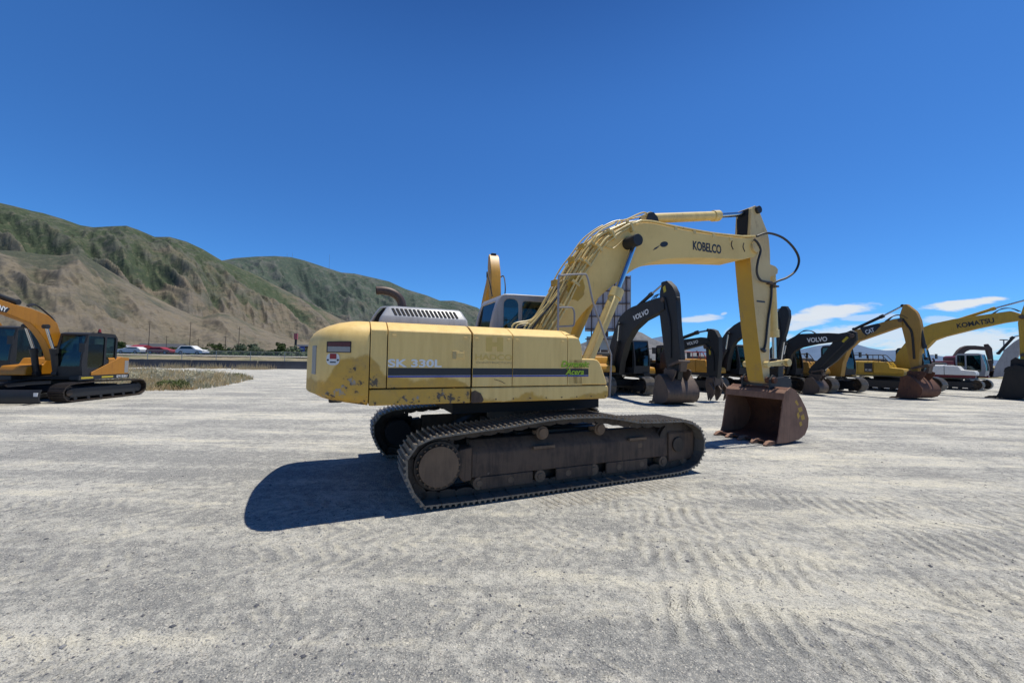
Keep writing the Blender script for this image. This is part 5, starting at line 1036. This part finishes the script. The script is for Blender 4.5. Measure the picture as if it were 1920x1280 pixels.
# trees and bushes
def leaf_mat(name, c, c2_):
    t = NT(name); v = t.coord(); return t.done(t.mix(t.ramp(t.noise(v, 1.5, 3), .4, .6), c, c2_), .8, spec=.1)
LM = [leaf_mat('leaf_dark', (.035,.055,.018), (.06,.085,.03)), leaf_mat('leaf_grey', (.13,.155,.095), (.09,.12,.07)), leaf_mat('leaf_mid', (.07,.10,.035), (.045,.07,.025))]
def tree(name, label, x, y, z, w, h, mat, n=420, cat='tree', group='trees and bushes beyond the road', trunk=.25, seed=0):
    rg = random.Random(seed+int(x*7)); r = empty(name, (x, y, z)); tag(r, label, cat, group)
    m = MB(); m.tube([(0,0,-.2),(.05,0,h*.35),(-.05,.05,h*.7)], [.05*h*.5+.05,.05*h*.4+.02,.02], 7)
    for k in range(5): a = rg.random()*6.28; m.tube([(0,0,h*.2+.08*k*h),(math.cos(a)*w*.25,math.sin(a)*w*.25,h*.5+.06*k*h)], [.03*h*.5,.012], 5)
    m.build('trunk', M['brownsteel'], r)
    cl = []
    for k in range(16): a = rg.random()*6.28; rr = rg.random()**.6; u = rg.random(); cl.append((math.cos(a)*rr*w*.36, math.sin(a)*rr*w*.3, h*(trunk+(1-trunk)*(.2+.62*u)), (.13+.11*rg.random())*min(w, h*1.4)))
    m = MB()
    for k in range(n):
        c = cl[k % 16]; d = Vector((rg.gauss(0,1), rg.gauss(0,1), rg.gauss(0,.8))).normalized()*c[3]*(rg.random()**.4); p = Vector(c[:3])+d; s = .05*min(w,h)*(.6+rg.random()); u = Vector((rg.gauss(0,1),rg.gauss(0,1),rg.gauss(0,1))).normalized(); q = u.orthogonal().normalized()
        m.add([p-u*s-q*s*.5, p+u*s-q*s*.4, p+u*s*.7+q*s*.6, p-u*s*.8+q*s*.5], [(0,1,2,3)])
    m.build('crown', mat, r, 0, 0)
for px, py0, py1, wpx, Y, mi, lab in [(401,659,643,54,84,0,'wide low dark green bush right of the white suv'),(524,664,641,24,84,0,'round dark green tree left of the red sign pillar'),(452,664,644,26,86,1,'pale grey green tree beside the tall thin pole'),(474,664,643,24,88,1,'second pale grey green tree, fuller crown'),(547,668,648,32,84,1,'grey green bush below the red sign pillar'),(482,666,652,30,82,1,'low sage bush in front of the pale trees'),(226,660,640,22,88,2,'small green tree behind the orange counterweight'),(330,662,650,34,82,2,'low green hedge bush left of the white suv'),(505,667,655,22,82,2,'small olive bush left of the dark round tree')]:
    p = at(px, py0, Y); k = (py0-py1)/FPX*Y; tree('tree' if k > 2 else 'bush', lab, p.x, Y, p.z-.3, wpx/FPX*Y, k+.3, LM[mi], 700, 'tree' if k > 2 else 'bush', trunk=.12 if mi else .05)
# a continuous strip of scrub beyond the road
def scrub():
    m = MB(); rg = random.Random(5)
    for k in range(5200):
        x = -95+rg.random()*82; y = 81+rg.random()*14; hh = (.5+1.1*max(0, noise.noise(Vector((x*.13, y*.2, 2)))+.45))*rg.random(); z = berm(x, y)+hh; s = .16+.18*rg.random(); m.cur = 0 if noise.noise(Vector((x*.2,y*.2,7))) > .05 else 1
        u = Vector((rg.gauss(0,1),rg.gauss(0,1),rg.gauss(0,1))).normalized(); q = u.orthogonal().normalized(); p = Vector((x,y,z)); m.add([p-u*s-q*s*.6,p+u*s-q*s*.5,p+u*s*.6+q*s,p-u*s*.7+q*s*.8],[(0,1,2,3)])
    tag(m.build('scrub', [LM[1], LM[2]], None, 0, 0), 'grey green scrub growing along the far side of the road', 'scrub', kind='stuff')
scrub()
# dry grass patch
def blade_mat(name, c, d): return leaf_mat(name, c, d)
BM_ = [blade_mat('straw', (.62,.50,.29), (.52,.41,.23)), blade_mat('rust_straw', (.50,.34,.17), (.56,.42,.24)), blade_mat('weed_green', (.10,.13,.04), (.14,.16,.07)), blade_mat('pale_stalk', (.52,.48,.34), (.42,.40,.28))]
def inpoly(x, y, P):
    c = False; j = len(P)-1
    for i in range(len(P)):
        if (P[i][1] > y) != (P[j][1] > y) and x < (P[j][0]-P[i][0])*(y-P[i][1])/(P[j][1]-P[i][1])+P[i][0]: c = not c
        j = i
    return c
patch = [tuple(onground(a, b)[:2]) for a, b in [(160,736),(262,733),(350,732),(400,727),(440,720),(476,711),(458,706),(420,702),(330,697),(262,694),(160,692)]]
def grass():
    m = MB(); rg = random.Random(3); xs = [p[0] for p in patch]; ys = [p[1] for p in patch]; n = 0
    while n < 13000:
        x = rg.uniform(min(xs), max(xs)); y = min(ys)+(max(ys)-min(ys))*rg.random()**1.7
        if not inpoly(x, y, patch): continue
        dn = noise.noise(Vector((x*.55, y*.4, 3)));
        if dn+rg.random()*.9 < .22: continue
        n += 1; k = noise.noise(Vector((x*.5, y*.5, 11))); m.cur = 1 if k > .15 and x > -17.5 else 3 if k < -.12 else 0
        if rg.random() < .06: m.cur = 2
        hh = (.05+.05*rg.random()) if rg.random() < .45 else (.12+.34*rg.random()**1.5+.18*max(0,dn))*(.8+(y-18)*.015); w = .012+.016*rg.random()*(y/20); a = rg.random()*6.28; lx, ly = math.cos(a)*hh*.45, math.sin(a)*hh*.45; z = gh(x, y)
        m.add([(x-w,y,z),(x+w,y,z),(x+w*.7+lx*.5,y+ly*.5,z+hh*.6),(x-w*.7+lx*.5,y+ly*.5,z+hh*.6),(x+lx,y+ly,z+hh)], [(0,1,2,3),(3,2,4)])
    tag(m.build('dry_grass', BM_, None, 0, 0), 'patch of dry straw coloured grass and weeds at the yard edge', 'dry grass', kind='stuff')
    m = MB(); n = 0
    while n < 5000:
        x = rg.uniform(-75, -24); y = rg.uniform(51.5, 57) if rg.random() < .5 else rg.uniform(46.5, 49.5)
        if y < 50 and not (-52 < x < -30 and noise.noise(Vector((x*.3, 0, 4))) > -.15): continue
        hh = .25+.6*rg.random(); w = .03; z = gh(x, y); m.cur = 0 if rg.random() < .7 else 1; lx = rg.gauss(0,.15); m.add([(x-w,y,z),(x+w,y,z),(x+lx,y,z+hh)], [(0,1,2)]); n += 1
    tag(m.build('dry_grass', BM_[:2], None, 0, 0), 'thin dry grass growing along both sides of the concrete barriers', 'dry grass', kind='stuff')
grass()
def weed(label, px, py, h, w, n, mi, tall=False):
    p = onground(px, py); rg = random.Random(int(px)); r = empty('weed_plant', tuple(p)); tag(r, label, 'weed', 'weeds standing in the dry grass'); m = MB()
    for k in range(9 if tall else 6): a = rg.random()*6.28; m.tube([(0,0,0),(math.cos(a)*w*.3,math.sin(a)*w*.3,h*.6),(math.cos(a)*w*.45,math.sin(a)*w*.45,h*(.8+.2*rg.random()))], [.012,.009,.005], 4)
    m.build('stem', BM_[3 if tall else 2], r); m = MB()
    for k in range(n):
        a = rg.random()*6.28; u = rg.random(); rr = w*(.45*math.sqrt(rg.random()))*(1 if not tall else .3+.7*u); z = h*(u if tall else u*math.sqrt(max(.05,1-(rr/w*1.9)**2))); s = .035+.03*rg.random(); q = Vector((rg.gauss(0,1),rg.gauss(0,1),rg.gauss(0,1))).normalized(); o_ = q.orthogonal().normalized(); c = Vector((math.cos(a)*rr,math.sin(a)*rr,z))
        m.add([c-q*s-o_*s*.35,c+q*s-o_*s*.2,c+q*s*1.3+o_*s*.2,c-q*s*.8+o_*s*.35],[(0,1,2,3)])
    m.build('foliage', BM_[mi], r, 0, 0)
weed('bright green low clump at the front edge of the weed patch', 314, 727, .42, 1.1, 900, 2)
weed('dark green clump right beside the bright green one', 339, 729, .50, .8, 500, 2)
weed('tall upright grey green stalks right of the green clumps', 356, 728, .95, .6, 260, 3, True)
weed('tall thin dry stalks at the left end of the patch', 252, 722, .8, .5, 150, 3, True)
weed('tall dry stalks in the middle of the patch', 392, 718, .8, .6, 180, 3, True)
weed('small green weed at the right end of the patch', 446, 708, .4, .7, 260, 2)
weed('dark stalks behind the bright green clump', 300, 716, .85, .6, 200, 3, True)
# ---------------------------------------------------------------- billboard seen from behind
FBd = 46.0
tr_ = at(1181.5, 517, FBd); br_ = at(1180, 628, FBd); wbb = 5.3
r = empty('billboard', (tr_.x, FBd, 0), 0); tag(r, 'large billboard seen from behind with braced grey back, rising behind the boom cylinders', 'billboard')
zt, zb = tr_.z, br_.z+.4
ang = R(-8)
r.rotation_euler = (0, 0, ang)
m = MB(); m.box(-wbb, 0, 0, .12, zb, zt); m.build('panel', M['panelback'], r, .01)
m = MB(); m.box(.0, .10, -.02, .14, zb-.05, zt+.05); m.build('edge_trim', M['galv'], r)
m = MB()
for k in range(5): z = zb+.3+(zt-zb-.6)*k/4; m.box(-wbb, -.02, -.22, -.06, z-.05, z+.05)
m.build('horizontal_bracing', M['brownsteel'], r)
m = MB()
for k in range(4): x = -.5-k*1.35; m.box(x-.07, x+.07, -.35, -.225, zb-.9, zt-.1)
m.build('vertical_bracing', M['brownsteel'], r)
m = MB()
for k in range(9): x = -.3-k*.58; m.box(x-.012, x+.012, -.012, -.002, zb, zt)
m.build('panel_seams', M['brownsteel'], r)
m = MB(); m.box(-wbb, .1, -1.3, -.4, zb-1.0, zb-.92); m.build('catwalk', M['brownsteel'], r); m = MB(); m.box(-wbb+.2,-.3,-.1,.1,zb-2.2,zb-.6); m.build('lower_skirt', M['galv'], r, .01)
m = MB(); m.cyl((-wbb*.55,.6,0),(-wbb*.55,.6,zt-1),.45,20); m.build('column', M['brownsteel'], r)
p = at(1882, 640, 60); zt = at(1882, 638, 60).z; r = empty('light_pole', (p.x, 60, 0)); tag(r, 'thin yard light pole far off above the white and red excavator', 'street lamp'); m = MB(); m.cyl((0,0,0),(0,0,zt),.08,8); m.build('pole_shaft', M['galv'], r); m = MB(); m.box(-.5,.5,-.15,.15,zt,zt+.15); m.build('lamp_head', M['dark'], r, .03)
for k,(px,top) in enumerate([(617,476),(548,473),(538,474)]):
    p = at(px, 505 if px > 600 else 486, 5000); zt = at(px, top+4, 5000).z; r = empty('radio_mast', (p.x, 5000, p.z-80)); tag(r, 'thin radio mast on the far green ridge, '+['alone farther down the slope','right one on the summit','leftmost on the summit'][k], 'mast', 'radio masts on the ridge'); m = MB(); m.cyl((0,0,0),(0,0,zt-p.z+100),2.2,6,1.2); m.build('mast_shaft', M['galv'], r)
# ---------------------------------------------------------------- light and sky
EL, AZ = R(73), R(25.5)
sd = bpy.data.lights.new('sun', 'SUN'); so = bpy.data.objects.new('sun', sd); col.objects.link(so)
sd.energy = SUN_E; sd.angle = R(.53); sd.color = (1, .955, .86)
dv = Vector((math.cos(EL)*math.cos(AZ), math.cos(EL)*math.sin(AZ), math.sin(EL)))
so.rotation_euler = dv.to_track_quat('Z', 'Y').to_euler()
w = bpy.data.worlds.new('World'); sc.world = w; w.use_nodes = True; nt = w.node_tree; N = nt.nodes; Lk = nt.links
for n in list(N): N.remove(n)
class WT(NT):
    def __init__(s, t): s.t = t; s.n = t.nodes; s.l = t.links
t = WT(nt)
sky = t.node('ShaderNodeTexSky', sky_type='NISHITA'); sky.sun_disc = False; sky.sun_elevation = EL; sky.sun_rotation = math.pi/2-AZ; sky.air_density = 1.0; sky.dust_density = .25; sky.ozone_density = 3.2; sky.altitude = 1300
c = sky.outputs[0]
gm = t.node('ShaderNodeHueSaturation'); gm.inputs['Saturation'].default_value = 1.0; t.l.new(c, gm.inputs['Color'])
c = t.mix(1.0, gm.outputs[0], SKYTINT, 'MULTIPLY')
tc = t.node('ShaderNodeTexCoord'); s = t.node('ShaderNodeSeparateXYZ'); t.l.new(tc.outputs['Generated'], s.inputs[0]); X, Y, Z = s.outputs
c = t.mix(t.ramp(Z, .50, .97), c, t.mix(1.0, c, ZEN, 'MULTIPLY'))
yy = t.math('MAXIMUM', Y, .02); u = t.math('DIVIDE', X, yy); v = t.math('DIVIDE', Z, yy)
cb = t.node('ShaderNodeCombineXYZ'); t.l.new(u, cb.inputs[0]); t.l.new(t.math('MULTIPLY', v, 5), cb.inputs[1]); uv = cb.outputs[0]
nz = t.noise(uv, 5, 8, .6, .3); nz2 = t.noise(uv, 18, 6, .65, .2)
front = t.ramp(Y, .03, .12)
tot = None
def uvof(px, py): d = ray(px, py); return d[0]/d[1], d[2]/d[1]
for (x0, y0, x1, y1, th, dens) in CLOUDS:
    a = uvof(x0, y0); b = uvof(x1, y1); cx, cy = (a[0]+b[0])/2, (a[1]+b[1])/2; L = math.hypot(b[0]-a[0], b[1]-a[1])/2; an = math.atan2(b[1]-a[1], b[0]-a[0]); th_ = th/FPX
    du = t.math('SUBTRACT', u, cx); dv_ = t.math('SUBTRACT', v, cy)
    p = t.math('ADD', t.math('MULTIPLY', du, math.cos(an)), t.math('MULTIPLY', dv_, math.sin(an))); q = t.math('SUBTRACT', t.math('MULTIPLY', dv_, math.cos(an)), t.math('MULTIPLY', du, math.sin(an)))
    q = t.math('ADD', q, t.math('MULTIPLY', t.math('SUBTRACT', nz, .5), th_*1.3))
    d = t.math('ADD', t.math('POWER', t.math('ABSOLUTE', t.math('DIVIDE', p, L)), 2), t.math('POWER', t.math('ABSOLUTE', t.math('DIVIDE', q, th_)), 2))
    mk = t.math('SUBTRACT', t.math('ADD', 1, t.math('MULTIPLY', t.math('SUBTRACT', nz2, .5), 1.6)), d); mk = t.math('MULTIPLY', t.ramp(mk, 0, .75), dens)
    tot = mk if tot is None else t.math('MAXIMUM', tot, mk)
tot = t.math('MULTIPLY', tot, front, clamp=True)
c = t.mix(tot, c, t.mix(t.math('MULTIPLY', nz2, .5), CLOUDCOL, tuple(x*.82 for x in CLOUDCOL)))
bg = t.node('ShaderNodeBackground'); bg.inputs[1].default_value = SKY_S; t.l.new(c, bg.inputs[0]); ow = t.node('ShaderNodeOutputWorld'); t.l.new(bg.outputs[0], ow.inputs[0])
sc.view_settings.view_transform = 'Standard'; sc.view_settings.look = 'None'; sc.view_settings.exposure = 0; sc.view_settings.gamma = 1
sc.render.engine = 'CYCLES'; sc.cycles.max_bounces = 6; sc.cycles.transparent_max_bounces = 12
sc.cycles.use_denoising = True
